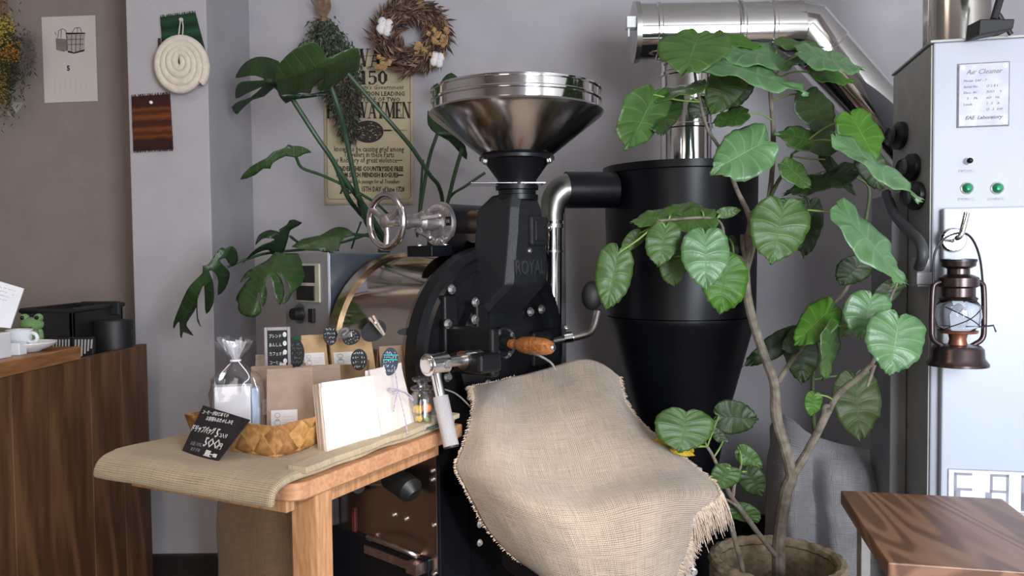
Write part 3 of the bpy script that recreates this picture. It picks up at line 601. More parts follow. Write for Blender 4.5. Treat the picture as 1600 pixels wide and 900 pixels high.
# ================================================================ LANTERN
LX = W(1497, 480, 1.93); sL = 1.93/F
def LZ(py): return W(1497, py, 1.93).z
ln = thing('lantern', 'bronze hurricane lantern with glass globe hanging on the cabinet door', 'lantern', (LX.x, LX.y, LZ(571)))
lm = Matrix.Translation((LX.x, LX.y, 0))
BRZ = mat('bronze_lantern_metal', (.10, .075, .075), .28, .9, .25, 20, .1, 60)
IRON = mat('dark_wire', (.05, .05, .06), .35, .8)
def lr(p): return p*sL
put('fuel_tank', MB().lathe([(0, LZ(570)), (lr(44), LZ(571)), (lr(44), LZ(567)), (lr(38), LZ(559)), (lr(37), LZ(545)), (lr(33), LZ(540)), (lr(20), LZ(538)), (lr(0), LZ(538))], lm, 48), BRZ, ln)
put('burner', MB().lathe([(lr(14), LZ(539)), (lr(12), LZ(530)), (lr(14), LZ(522)), (lr(28), LZ(520)), (lr(29), LZ(516)), (lr(22), LZ(515))], lm, 32), mat('copper_burner', (.35, .14, .09), .35, .8), ln)
put('glass_globe', MB().lathe([(lr(22), LZ(516)), (lr(29), LZ(508)), (lr(33), LZ(494)), (lr(31), LZ(478)), (lr(25), LZ(469))], lm, 48), glassy('globe_glass', (.92, .94, .96), .02), ln, solid=.002)
put('globe_cap', MB().lathe([(lr(26), LZ(469)), (lr(28), LZ(466)), (lr(24), LZ(463)), (lr(24), LZ(450)), (lr(29), LZ(447)), (lr(29), LZ(434)), (lr(22), LZ(430)), (lr(16), LZ(428)), (lr(16), LZ(420)), (lr(24), LZ(416)), (lr(25), LZ(408)), (lr(17), LZ(406)), (0, LZ(404))], lm, 48), BRZ, ln)
put('vent_rim', MB().lathe([(lr(20), LZ(410)), (lr(26), LZ(409)), (lr(26), LZ(405)), (lr(18), LZ(404))], lm, 32), IRON, ln)
for s_ in (-1, 1):
    put('side_tube', MB().tube(smoothpts([(LX.x+s_*lr(24), LX.y, LZ(440)), (LX.x+s_*lr(36), LX.y, LZ(443)), (LX.x+s_*lr(40), LX.y, LZ(456)), (LX.x+s_*lr(41), LX.y, LZ(510)), (LX.x+s_*lr(38), LX.y, LZ(530)), (LX.x+s_*lr(22), LX.y, LZ(541))]), lr(4.2), 12), BRZ, ln)
    pts = [V((LX.x+lr(30)*math.cos(a_), LX.y+lr(30)*math.sin(a_), LZ(z_))) for a_, z_ in ((R(-150) if s_ < 0 else R(-30), 478), (R(-90), 496), (R(-30) if s_ < 0 else R(-150), 512))]
    put('globe_wire', MB().tube(smoothpts([p + (p-V((LX.x, LX.y, p.z))).normalized()*.006 for p in pts]), .0014, 6), IRON, ln)
put('bail_handle', MB().tube(smoothpts([(LX.x-lr(39), LX.y, LZ(449)), (LX.x-lr(39), LX.y-.002, LZ(400)), (LX.x-lr(26), LX.y-.004, LZ(374)), (LX.x-lr(0), LX.y-.004, LZ(364)), (LX.x+lr(18), LX.y-.004, LZ(372)), (LX.x+lr(32), LX.y-.002, LZ(402)), (LX.x+lr(39), LX.y, LZ(449))]), .0028, 8), IRON, ln)
put('wick_knob', MB().tube([(LX.x+lr(14), LX.y-.01, LZ(512)), (LX.x+lr(48), LX.y-.02, LZ(508)), (LX.x+lr(52), LX.y-.02, LZ(518))], .0022, 6), IRON, ln)
put('flat_flame_pane', MB().prism([(-.018, 0), (.018, 0), (.022, .03), (.012, .045), (0, .032), (-.012, .046), (-.022, .03)], -.0015, .0015, frame((LX.x, LX.y, LZ(511)), (1, 0, 0), (0, 0, 1))), mat('frosted_liner', (.70, .74, .80), .4), ln, smooth=False)
hk = thing('magnet_hook', 'round chrome magnet hook holding the lantern on the cabinet door', 'hook', W(1490, 372, 1.98))
q = KMT @ V((KPX(1489, 375, .022).x, -.022, KPX(1489, 375, .022).z))
put('magnet_disc', MB().lathe([(0, .012), (.026, .012), (.031, .006), (.031, 0)], axis_mt(q, -KY), 36), CHROME, hk)
put('hook_wire', MB().tube(smoothpts([q-KY*.012, q-KY*.03+V((0, 0, -.002)), (LX.x-.004, LX.y, LZ(372)), (LX.x-.002, LX.y-.012, LZ(368)), (LX.x+.006, LX.y-.012, LZ(350)), (LX.x+.013, LX.y-.01, LZ(333))]), [.005]*12+[.007]*19, 12), CHROME, hk)

# ================================================================ STOOL
zs_ = .60
A_ = WZ(1313, 766, zs_); B_ = WZ(1566, 779, zs_); C_ = WZ(1387, 879, zs_); D_ = B_+(C_-A_)
SW = wood('stained_stool_wood', (.15, .07, .042), (.29, .15, .09), 3.2, (4, .6, 4), .36, .12, 1.5, 110)
st = thing('stool', 'square wooden stool with dark stained top in the bottom right corner', 'stool', ((A_.x+D_.x)/2, (A_.y+D_.y)/2, 0))
ex = (B_-A_); ey = (A_-C_); sm_ = frame(C_, ex, ey); Lx = ex.length; Ly = ey.dot(V(sm_.col[1][:3])); sk = ey.dot(V(sm_.col[0][:3]))
nb = 1
for k in range(nb):
    f0, f1 = k/nb+.0008, (k+1)/nb-.0008
    mb = MB(); mb.prism([(Lx*f0, 0), (Lx*f1, 0), (Lx*f1+sk, Ly), (Lx*f0+sk, Ly)], -.030, 0, sm_)
    put('seat_plank', mb, SW, st, smooth=False, bevel=.0025)
for fx, fy in ((.12, .12), (.88, .12), (.12, .88), (.88, .88)):
    p = sm_ @ V((Lx*fx+sk*fy, Ly*fy, -.03)); put('leg', MB().box((-.011, -.011, 0), (.011, .011, p.z), Matrix.Translation((p.x, p.y, 0))), STEEL, st, smooth=False, bevel=.002)
for fy in (.12, .88):
    p = sm_ @ V((Lx*.12+sk*fy, Ly*fy, -.03)); q_ = sm_ @ V((Lx*.88+sk*fy, Ly*fy, -.03))
    put('seat_rail', MB().tube([p-V((0, 0, .012)), q_-V((0, 0, .012))], .010, 8), STEEL, st)

# ================================================================ WOODEN TABLE
TZ = .72
T0 = WZ(462, 760, TZ); T1 = WZ(723, 662, TZ); 
T2 = WZ(228, 705, TZ); tx = (T1-T0).normalized(); ty = V((-tx.y, tx.x, 0)); TW = (T2-T0).dot(ty); TL = (T1-T0).length
TM = Matrix(((tx.x, ty.x, 0, T0.x), (tx.y, ty.y, 0, T0.y), (0, 0, 1, TZ), (0, 0, 0, 1)))
TOPW = wood('light_table_wood', (.46, .22, .115), (.61, .33, .18), 5, (3, 14, 14), .38, .12)
tb = thing('wooden_table', 'light wooden side table with a rounded corner beside the roaster', 'table', TM @ V((TL/2, TW/2, -TZ)))
rc = .035; poly = []
for cx_, cy_, a0 in ((rc, rc, 180), (TL-.005, .005, 270), (TL-.005, TW-.005, 0), (rc, TW-rc, 90)):
    rr_ = rc if cx_ == rc else .005
    for k in range(7): a = R(a0+k*15); poly.append((cx_+rr_*math.cos(a), cy_+rr_*math.sin(a)))
put('table_top', MB().prism(poly, -.032, 0, TM), TOPW, tb, bevel=.004, sharp=30)
LEGW = wood('light_leg_wood', (.42, .20, .09), (.60, .33, .17), 5, (14, 14, 2), .4, .1)
_q = TM.inverted() @ W(492, 800, 1.93)
def _pxof(p):
    d = p-O; return 800+F*d.dot(_r)/d.dot(_f)
_lo, _hi = -.05, .4
for _ in range(40):
    _m = (_lo+_hi)/2
    if _pxof(TM @ V((_m, .040, -.06))) < 487: _lo = _m
    else: _hi = _m
_q0 = V((_m, .032, 0))
for lx_, ly_, ldx, ldy in ((_q0.x, _q0.y+.008, .022, .032), (_q.x, _q.y, .02, .02)):
    put('leg', MB().box((lx_-ldx, ly_-ldy, -TZ), (lx_+ldx, ly_+ldy, -.033), TM), LEGW, tb, smooth=False, bevel=.004)
put('cross_rail', MB().box((.008, .03, -.055), (.03, TW-.03, -.032), TM), LEGW, tb, smooth=False, bevel=.002)
put('side_rail', MB().box((.10, .05, -.075), (TL-.03, .075, -.032), TM), LEGW, tb, smooth=False, bevel=.002)

# cloth on the table
def tcloth(name, x0, x1, y0, y1, z, amp, over0=0, thick=.009, mat_=BURLAPT, lab='', seed=0, drop=.0):
    nx, ny = 70, 44; P = []
    for j in range(ny+1):
        row = []
        for i in range(nx+1):
            x = x0+(x1-x0)*i/nx; y = y0+(y1-y0)*j/ny
            dz = noise.noise(V((x*9+seed, y*9, 1)))*amp
            xx, zz = x, z+dz+max(0, dz)
            yy = y+noise.noise(V((x*5+seed, 3, y*2)))*.005
            if over0 and x < 0:   # drapes over the short end
                t = -x/over0; zz = z-drop*(1-math.sqrt(max(0, 1-(t*.97)**2)))+dz*.5; xx = -over0*.62*math.sin(t*1.45)+noise.noise(V((seed, y*7, 2)))*.006
            row.append(TM @ V((xx, yy, zz)))
        P.append(row)
    o = put(name, MB().grid(P, uvm(P)), mat_, solid=thick, sub=0)
    md = o.modifiers.new('bevel', 'BEVEL'); md.width = thick*.45; md.segments = 3; md.limit_method = 'ANGLE'; md.angle_limit = R(50)
    return tag(o, lab, 'cloth')
tcloth('sack_cloth', -.07, TL-.01, .014, TW+.01, .009, .003, .07, .016, BURLAPT, 'olive beige jute cloth folded over the wooden table top', 3, .05)
tcloth('sack_hem', .03, TL-.012, .002, .045, .0215, .003, 0, .011, BURLAPT, 'narrow doubled hem of jute cloth lying along the table edge', 9)
CZ = TZ+.0155

# ================================================================ BURLAP SACK OVER THE COOLING BIN
rows = [
 [(738, 603, 2.02), (765, 600, 2.06), (800, 590, 2.10), (850, 577, 2.14), (905, 562, 2.16), (938, 568, 2.15), (968, 588, 2.12)],
 [(741, 622, 1.95), (768, 614, 1.97), (805, 620, 2.02), (855, 612, 2.06), (910, 600, 2.08), (950, 604, 2.07), (976, 625, 2.06)],
 [(735, 655, 1.88), (765, 650, 1.88), (815, 662, 1.92), (868, 655, 1.96), (930, 645, 1.98), (975, 645, 1.98), (1003, 662, 1.98)],
 [(722, 700, 1.84), (765, 698, 1.80), (825, 710, 1.82), (885, 704, 1.85), (950, 692, 1.88), (1010, 688, 1.89), (1052, 705, 1.89)],
 [(712, 728, 1.82), (768, 738, 1.75), (838, 758, 1.73), (900, 758, 1.76), (968, 745, 1.79), (1040, 735, 1.80), (1092, 735, 1.81)],
 [(724, 756, 1.81), (785, 775, 1.71), (860, 795, 1.665), (925, 795, 1.67), (990, 778, 1.68), (1065, 768, 1.70), (1126, 772, 1.73)],
 [(740, 788, 1.80), (805, 812, 1.70), (875, 832, 1.65), (938, 832, 1.645), (1000, 820, 1.64), (1052, 808, 1.66), (1086, 806, 1.70)],
 [(762, 828, 1.80), (825, 850, 1.70), (890, 868, 1.65), (948, 872, 1.63), (1002, 866, 1.62), (1045, 852, 1.66), (1079, 845, 1.70)],
 [(800, 868, 1.80), (845, 888, 1.71), (900, 905, 1.65), (955, 915, 1.63), (1002, 910, 1.62), (1040, 898, 1.66), (1062, 888, 1.69)],
 [(850, 905, 1.79), (880, 930, 1.71), (915, 950, 1.66), (960, 965, 1.64), (1000, 960, 1.63), (1028, 950, 1.66), (1045, 940, 1.69)]]
P = catgrid([[W(*p) for p in r] for r in rows], 12, 11)
for i, r_ in enumerate(P):
    for j, p in enumerate(r_):
        k = noise.noise(p*6)*.014+noise.noise(p*17+V((4, 0, 0)))*.0045
        p += V((0, -1, .4))*k
sack = put('burlap_sack', MB().grid(P, uvm(P)), BURLAP, solid=.0025)
tag(sack, 'loose pale brown burlap sack with frayed edge draped over the cooling bin', 'sack')
mb = MB(); rr = random.Random(4)
def fringe(pa, pb, n, dirv, ln_):
    for k in range(n):
        p = pa.lerp(pb, rr.random())+V((rr.uniform(-.002, .002), rr.uniform(-.003, .003), 0)); d = V(dirv)+V((rr.uniform(-.3, .3), rr.uniform(-.3, .3), rr.uniform(-.25, .25))); l = ln_*rr.uniform(.4, 1.1)
        mb.tube([p-d*.004, p+d*l*.5, p+d*l+V((0, 0, -l*.35))], [.0011, .0009, .0005], 4)
H_, Wd = len(P)-1, len(P[0])-1
for i in range(0, H_, 1):
    a_, b_ = P[i][Wd], P[i+1][Wd]; t = i/H_
    if t < .5: fringe(a_, b_, 9, (.7, -.1, .3), .012)
    elif t < .68: fringe(a_, b_, 26, (.35, 0, -1), .045)
    else: fringe(a_, b_, 12, (.9, 0, -.4), .022)
    if t < .12: fringe(P[i][0], P[i+1][0], 14, (-1, 0, .1), .014)
    else: fringe(P[i][0], P[i+1][0], 4, (-1, 0, 0), .006)
for j in range(Wd):
    if P[0][j].x < .0: fringe(P[0][j], P[0][j+1], 4, (0, .2, 1), .006)
put('frayed_fringe', mb, mat('burlap_thread', (.60, .48, .37), .9, 0, .2, 100), sack, kind='stuff')

# ================================================================ GREY LINEN OVER A SACK AT THE BACK
rows = [
 [(1205, 668, 2.60), (1216, 646, 2.55), (1236, 655, 2.50), (1262, 676, 2.50), (1300, 690, 2.52), (1340, 700, 2.55), (1385, 712, 2.6)],
 [(1200, 720, 2.55), (1215, 700, 2.46), (1240, 705, 2.40), (1268, 712, 2.44), (1300, 725, 2.40), (1340, 728, 2.42), (1390, 740, 2.5)],
 [(1196, 780, 2.52), (1212, 770, 2.42), (1240, 770, 2.35), (1272, 770, 2.42), (1298, 780, 2.36), (1340, 780, 2.36), (1395, 790, 2.45)],
 [(1192, 850, 2.50), (1210, 850, 2.40), (1240, 845, 2.32), (1275, 845, 2.41), (1305, 850, 2.33), (1345, 850, 2.34), (1398, 850, 2.42)],
 [(1188, 960, 2.50), (1208, 960, 2.38), (1240, 960, 2.30), (1280, 960, 2.40), (1310, 960, 2.31), (1350, 960, 2.33), (1400, 960, 2.40)]]
P2 = catgrid([[W(*p) for p in r] for r in rows], 10, 12)
for r_ in P2:
    for p in r_: p += V((0, -1, 0))*(noise.noise(p*7)*.035+noise.noise(p*18)*.014)
gc = put('linen_throw', MB().grid(P2, uvm(P2)), GREYCLOTH, solid=.004); tag(gc, 'dark grey linen cloth draped in folds behind the potted ficus', 'cloth')
bx_ = put('covered_bin', MB().lathe([(0, .0), (.17, 0), (.15, .40), (.10, .44), (0, .44)], Matrix.Translation((W(1300, 800, 2.6).x, 2.66, 0)), 28), BLACKS)
tag(bx_, 'round dark bin standing under the grey linen cloth', 'bin')

# ================================================================ COUNTER AT THE LEFT
XK = WZ(229, 537, .86).x
CW = wood('dark_counter_boards', (.085, .036, .015), (.19, .09, .04), 3, (6, 6, .9), .5, .15, .8)
CT = wood('counter_top_wood', (.21, .085, .03), (.38, .17, .065), 5, (9, 1.5, 9), .4, .12)
ya = -.6; yb = WZ(229, 537, .86).y; ys = WZ(109, 541, .896).y
ct = thing('counter', 'dark board-fronted counter with lighter top at the left edge', 'counter', (XK-.3, (ya+yb)/2, 0))
y = yb; k = 0; rr = random.Random(3)
while y > .7:
    w_ = rr.uniform(.15, .22); y0 = max(.7, y-w_)
    put('board', MB().box((XK-.022, y0+.0012, 0), (XK+rr.uniform(0, .0015), y, .86), None), CW, ct, smooth=False, bevel=.0015); y = y0; k += 1
put('counter_carcass', MB().box((XK-.62, .7, .02), (XK-.024, yb-.01, .80)), CW, ct, smooth=False)
put('shelf_top', MB().box((XK-.62, ys-.02, .80), (XK-.024, yb-.01, .815)), CW, ct, smooth=False)
put('counter_top', MB().box((XK-.62, .6, .861), (XK+.006, ys, .896)), CT, ct, smooth=False, bevel=.003)
put('counter_support', MB().box((XK-.62, .7, .80), (XK-.03, ys-.03, .86)), CW, ct, smooth=False)
KZ = .896
# ================================================================ THINGS ON THE COUNTER
pc_ = WZ(46, 549, KZ+.001)
def shell(prof, mt, n=40): return MB().lathe(prof, mt, n)
sc_ = put('saucer', shell([(0, .004), (.022, .003), (.024, 0), (.028, .003), (.055, .014), (.062, .022), (.062, .024), (.053, .018), (.026, .008), (0, .008)], Matrix.Translation(pc_)), WHITEP)
tag(sc_, 'white saucer with an espresso cup on the counter', 'saucer')
cp_ = pc_+V((-.022, -.004, .009)); cu = thing('espresso_cup', 'small white cup with a round handle standing on the saucer', 'cup', cp_)
put('cup_body', shell([(0, 0), (.018, 0), (.020, .004), (.028, .022), (.031, .046), (.030, .047), (.0285, .046), (.026, .022), (.017, .006), (0, .005)], Matrix.Translation(cp_)), WHITEP, cu)
put('cup_handle', MB().tube([cp_+V((.036+math.cos(a)*.013, -.006, .026+math.sin(a)*.012)) for a in [R(-150+k*22) for k in range(15)]], .0045, 10), WHITEP, cu)
fg = W(52, 530, 2.09); fg.z = KZ; fr_ = thing('plush_frog', 'small green knitted frog with black eyes sitting behind the white cup', 'toy', fg)
FG = mat('green_knit', (.17, .30, .12), .95, 0, .15, 60, .8, 260)
mb = MB().ball(fg+V((0, 0, .03)), .026, 3, (1, .8, 1.15)); mb.ball(fg+V((0, -.004, .062)), .026, 3, (1.15, .85, .72))
for s_ in (-1, 1): mb.ball(fg+V((s_*.018, -.004, .079)), .0115, 2); mb.ball(fg+V((s_*.022, -.02, .008)), .011, 2, (1, 1.6, .7)); mb.tube([fg+V((s_*.022, -.006, .045)), fg+V((s_*.031, -.018, .030)), fg+V((s_*.026, -.028, .016))], [.007, .006, .006], 8)
put('body', mb, FG, fr_)
for s_ in (-1, 1): put('eye', MB().ball(fg+V((s_*.019, -.0135, .080)), .0055, 2), mat('black_bead', (.01, .01, .01), .15), fr_)
put('mouth', MB().tube([fg+V((x*.001, -.0262+abs(x)*.00009, .057-.003*math.cos(x/10))) for x in range(-12, 13, 4)], .0009, 5), INK, fr_)
wb = W(8, 558, 1.86); mb = MB().box((-.07, -.02, 0), (-.018, .03, .06), Matrix.Translation((W(18, 558, 1.86).x, 1.86, KZ)))
tag(put('white_box', mb, WHITEP, smooth=False, bevel=.003), 'small plain white box at the counter edge in front of the cup', 'box')
cm = frame(W(5, 512, 1.90), W(34, 452, 1.93)-W(0, 440, 1.90), W(34, 452, 1.93)-W(16, 512, 1.90))
cd = thing('menu_card', 'white handwritten card propped up behind the cup at the left edge', 'card', V((W(8, 512, 1.9).x, 1.92, KZ)))
q4 = [W(-60, 505, 1.88), W(16, 513, 1.90), W(37, 451, 1.945), W(-40, 428, 1.925)]
mb = MB(); mb.prim(q4+[p+V((0, .003, 0)) for p in q4], [(0, 1, 2, 3), (7, 6, 5, 4), (0, 4, 5, 1), (1, 5, 6, 2), (2, 6, 7, 3), (3, 7, 4, 0)])
put('card_sheet', mb, mat('card_white', (.80, .82, .88), .6, 0, .03, 20), cd, smooth=False)
put('card_stand', MB().box((-.02, -.01, 0), (.02, .02, .03), Matrix.Translation((W(8, 512, 1.9).x, 1.93, KZ))), WHITEP, cd, smooth=False, bevel=.002)
fm_ = frame(q4[3]+(q4[0]-q4[3])*.0, q4[2]-q4[3], q4[3]-q4[0]); mb = MB()
for k in range(9): scribble(mb, fm_, .05, (q4[2]-q4[3]).length-.012, -.012-k*.0095, .004, 16, .0006, .0004, k)
put('lettering', mb, GREYINK, cd, smooth=False)
# black tray, canister, striped packets on the lower shelf
tr0 = W(95, 540, 2.22); tz = .816; xr = W(160, 500, 2.45).x; xl = W(26, 500, 2.1).x-.1
tr = thing('black_tray', 'black open plastic crate at the back of the counter', 'crate', ((xl+xr)/2, 2.3, tz))
zt2 = W(100, 485, 2.29).z
mb = MB(); X0, X1, Y0_, Y1_ = xl, min(xr, XK-.03), 2.285, 2.58
mb.box((X0, Y0_, tz), (X1, Y1_, tz+.01)); mb.box((X0, Y0_, tz), (X1, Y0_+.012, zt2)); mb.box((X0, Y1_-.012, tz), (X1, Y1_, zt2+.006)); mb.box((X0, Y0_, tz), (X0+.012, Y1_, zt2)); mb.box((X1-.012, Y0_, tz), (X1, Y1_, zt2))
put('crate_shell', mb, RUBBER, tr, smooth=False, bevel=.002)
put('crate_rim', MB().tube([(X0, Y0_, zt2), (X1, Y0_, zt2), (X1, Y1_, zt2), (X0, Y1_, zt2)], .008, 8, closed=True), RUBBER, tr)
for a, b in ((.25, .62),): put('inner_lid', MB().box((X0+.05, Y0_+.22, zt2-.03), (X0+.17, Y1_-.06, zt2+.014)), RUBBER, tr, smooth=False, bevel=.003)
cc = W(177, 500, 2.42); ccx = cc.x
tag(put('black_canister', MB().lathe([(0, tz), (.055, tz), (.056, tz+.01), (.056, cc.z-.006), (.054, cc.z), (.04, cc.z+.001), (0, cc.z)], Matrix.Translation((ccx, 2.42, 0)), 40), RUBBER), 'round black canister on the counter next to the pillar', 'canister')
for i, (pxa, pxb, sl) in enumerate(((78, 110, .5), (112, 146, -.5))):
    a = W(pxa, 555, 2.25); b = W(pxb, 555, 2.25); z1 = W(pxa, 527, 2.25).z; wdt = b.x-a.x
    sp = thing('striped_packet', ('left' if i == 0 else 'right')+'-hand black packet with white slanting stripes beside the black canister', 'packet', (a.x+wdt/2, 2.26, tz), None)
    put('packet_body', MB().box((a.x, 2.25, tz), (b.x, 2.265, z1)), RUBBER, sp, smooth=False, bevel=.002)
    mb = MB(); fm_ = frame((a.x, 2.2495, tz), (1, 0, 0), (0, 0, 1)); hh = z1-tz
    for k in range(6):
        x = wdt*(.12+.15*k); mb.prism([(x, hh*(.35 if i == 0 else .25+.08*k)), (x+wdt*.08, hh*(.35 if i == 0 else .25+.08*k)), (x+wdt*.13, hh*.93), (x+wdt*.05, hh*.93)], 0, .0005, fm_)
    put('stripe', mb, mat('cream_print', (.42, .39, .36), .8), sp, smooth=False, kind='stuff')

# ================================================================ BAGS, BASKET, JAR ON THE TABLE
def tagoval(name, px, py, Y, rx, ry, rz, lab, tilt=0, m=None, parent=None, seed=0, lines=4, stripe=False, ink=None):
    p = W(px, py, Y); mt = Matrix.Translation(p) @ Matrix.Rotation(rz, 4, 'Z') @ Matrix.Rotation(R(90), 4, 'X') @ Matrix.Rotation(tilt, 4, 'Z')
    o = thing(name, lab, 'tag', p)
    put('tag_card', MB().lathe([(0, -.0008), (1, -.0008), (1, .0008), (0, .0008)], mt @ Matrix.Diagonal((rx, ry, 1, 1)), 30), m or BOARD, o, sharp=30)
    mb = MB()
    for k in range(lines): 
        yy = ry*(.62-1.25*k/max(1, lines-1)); xx = rx*math.sqrt(max(.05, 1-(yy/ry)**2))*.8
        scribble(mb, mt @ Matrix.Translation((0, 0, .001)), -xx, xx, yy, ry*.24, 6, .0007, .0004, seed+k)
    if lines: put('lettering', mb, ink or CHALK, o, smooth=False)
    if stripe:
        mb = MB()
        for yy in (ry*.45, ry*.12): strokes(mb, [(-rx*.8, yy, rx*.85, yy+ry*.04, .0022)], mt @ Matrix.Translation((0, 0, .001)), .0006)
        put('underline', mb, mat('turquoise_chalk', (.02, .55, .55), .7), o, smooth=False)
    return o
def bagmesh(w, d, h, top=.12, seed=0, flat=False):
    rr = random.Random(seed); mb = MB(); rings = []
    levels = [0, .04, .2, .4, .6, .78, .9, 1.0]
    for t in levels:
        dd = d*(1-t**1.6*(1-top)); ww = w*(1-.03*t); g = min(ww*.16, .25*d)*t
        y0 = (d-dd)*.5; j = lambda: rr.uniform(-.0008, .0008)
        pts = [(-ww/2, y0+j()), (-ww/6, y0+j()-.001*(t > .1)), (ww/6, y0+j()-.001*(t > .1)), (ww/2, y0+j()), (ww/2-g, y0+dd/2), (ww/2, y0+dd), (-ww/2, y0+dd), (-ww/2+g, y0+dd/2)]
        rings.append([mb.b.verts.new((x, y, h*t+(j()*2 if t == 1 else 0))) for x, y in pts])
    n = 8
    for i in range(len(rings)-1):
        for k in range(n): mb.b.faces.new((rings[i][k], rings[i][(k+1) % n], rings[i+1][(k+1) % n], rings[i+1][k]))
    mb.b.faces.new(rings[0][::-1])
    return mb
def bag(lab, base, w, d, h, rz, m, lean=0, group=None, seed=0, lbl=None, cat='bag', name='paper_bag', top=.12, fold=True):
    o = thing(name, lab, cat, (0, 0, 0), group)
    put('bag_body', bagmesh(w, d, h, top, seed), m, o, smooth=False, solid=.0006, origin=(0, 0, 0))
    if fold: put('top_fold', MB().box((-w*.484, d*.5-d*top*.5-.0035, h-.010), (w*.484, d*.5-d*top*.5-.0015, h+.0005)), m, o, smooth=False, bevel=.0005)
    if lbl:
        x0, x1, z0, z1 = lbl; f = lambda z: (d-(d*(1-(z/h)**1.6*(1-top))))*.5
        a, b = f(z0), f(z1); mt = frame((0, a-.0025, z0), (1, 0, 0), (0, b-a, z1-z0)); L_ = V((0, b-a, z1-z0)).length
        lb = put('paper_label', MB().box((x0, 0, 0), (x1, L_, .0006), mt), LABEL, o, smooth=False)
        mb = MB(); wd = x1-x0; s2 = mt @ Matrix.Translation((0, 0, .0007))
        cx_, cy_ = x0+wd*.24, L_*.5
        for rx_, ry_, yy in ((.10, .12, .25), (.12, .14, -.12), (.06, .05, .02)):
            pts = [(cx_+math.cos(k*math.pi/5)*wd*rx_, cy_+L_*yy+math.sin(k*math.pi/5)*L_*ry_) for k in range(10)]
            strokes(mb, [(pts[k][0], pts[k][1], pts[(k+1) % 10][0], pts[(k+1) % 10][1], wd*.014) for k in range(10)], s2, .0003)
        for yy in (.66, .5, .38): scribble(mb, s2, x0+wd*.45, x1-wd*.1, L_*yy, L_*.06, 9, .0004, .0003, seed+int(yy*10))
        put('lettering', mb, GREYINK, lb, smooth=False)
    o.location = base; o.rotation_euler = (-lean, 0, rz); return o
def BZ(px, Y, z=CZ): p = W(px, 600, Y); return V((p.x, p.y, z))
RZA = _a
# woven splint basket
bf = WZ(431, 717, CZ); ea = R(60); e1 = V((math.cos(ea), math.sin(ea), 0)); e2 = V((-e1.y, e1.x, 0)); L1, L2, HB = .235, .225, .062
bk = thing('splint_basket', 'low basket woven of wide diagonal wood splints, holding bags on the table', 'basket', bf+e1*L1/2+e2*L2/2)
SPL = wood('basket_splint', (.46, .22, .07), (.70, .40, .15), 8, (6, 6, 6), .4, .1, .5)
SPL2 = wood('basket_splint_dark', (.34, .15, .05), (.55, .29, .11), 8, (6, 6, 6), .4, .1, .5)
fl_ = .12
def bpt(a, b, z): # a along e1, b along e2, flare with height
    t = (z)/HB; ox = (a/L1-.5)*2*fl_*.13*t; oy = (b/L2-.5)*2*fl_*.13*t
    return bf+e1*(a+ox)+e2*(b+oy)+V((0, 0, z+.002))
mb = MB(); q = [bpt(0, 0, 0), bpt(L1, 0, 0), bpt(L1, L2, 0), bpt(0, L2, 0)]; mb.prim(q+[p+V((0, 0, .003)) for p in q], [(3, 2, 1, 0), (4, 5, 6, 7)])
for (a0, b0_, a1, b1_) in ((0, 0, L1, 0), (L1, 0, L1, L2), (L1, L2, 0, L2), (0, L2, 0, 0)):
    g = [bpt(a0, b0_, 0), bpt(a1, b1_, 0), bpt(a1, b1_, HB*.80), bpt(a0, b0_, HB*.80)]; mb.prim(g, [(0, 1, 2, 3)])
put('basket_lining', mb, SPL2, bk, smooth=False, solid=.002)
def splints(a0, b0_, a1, b1_, nrm):
    Lf = V((a1-a0, b1_-b0_, 0)).length; n = int(round(Lf/.062)); s_ = Lf/n; hs_ = HB*.66
    def PT(s, z, o): return bpt(a0+(a1-a0)*s/Lf, b0_+(b1_-b0_)*s/Lf, z)+nrm*o
    for r_ in range(-1, 3):
        for k in range(-1, n+1):
            cx_ = (k+.5+(.5 if r_ % 2 else 0))*s_; cz_ = (r_+.0)*hs_*.9+.006
            pts = [(cx_-s_*.5, cz_), (cx_, cz_-hs_*.95), (cx_+s_*.5, cz_), (cx_, cz_+hs_*.95)]
            # clip to the face
            pts = [(min(max(x, -.001), Lf+.001), min(max(z, 0), HB+.004)) for x, z in pts]
            ar = abs(sum(pts[i][0]*pts[(i+1) % 4][1]-pts[(i+1) % 4][0]*pts[i][1] for i in range(4)))/2
            if ar < .0001: continue
            tilt = .0022 if (k+r_) % 2 else -.0012
            mb = MB(); v = []
            mx_ = sum(p[0] for p in pts)/4; mz_ = sum(p[1] for p in pts)/4
            for i, (x, z) in enumerate(pts): v.append(PT(x, z, .0015+max(0, tilt*(1 if i in (0, 3) else -.4))))
            v.append(PT(mx_, mz_, .0048))
            v2 = [PT(x, z, -.0005) for x, z in pts]
            mb.prim(v+v2, [(0, 1, 4), (1, 2, 4), (2, 3, 4), (3, 0, 4), (0, 5, 6, 1), (1, 6, 7, 2), (2, 7, 8, 3), (3, 8, 5, 0)])
            put('splint', mb, SPL if (k+r_) % 2 else SPL2, bk, smooth=True, sharp=70)
splints(0, 0, L1, 0, -e2); splints(0, L2, 0, 0, -e1); splints(L1, L2, 0, L2, e2)
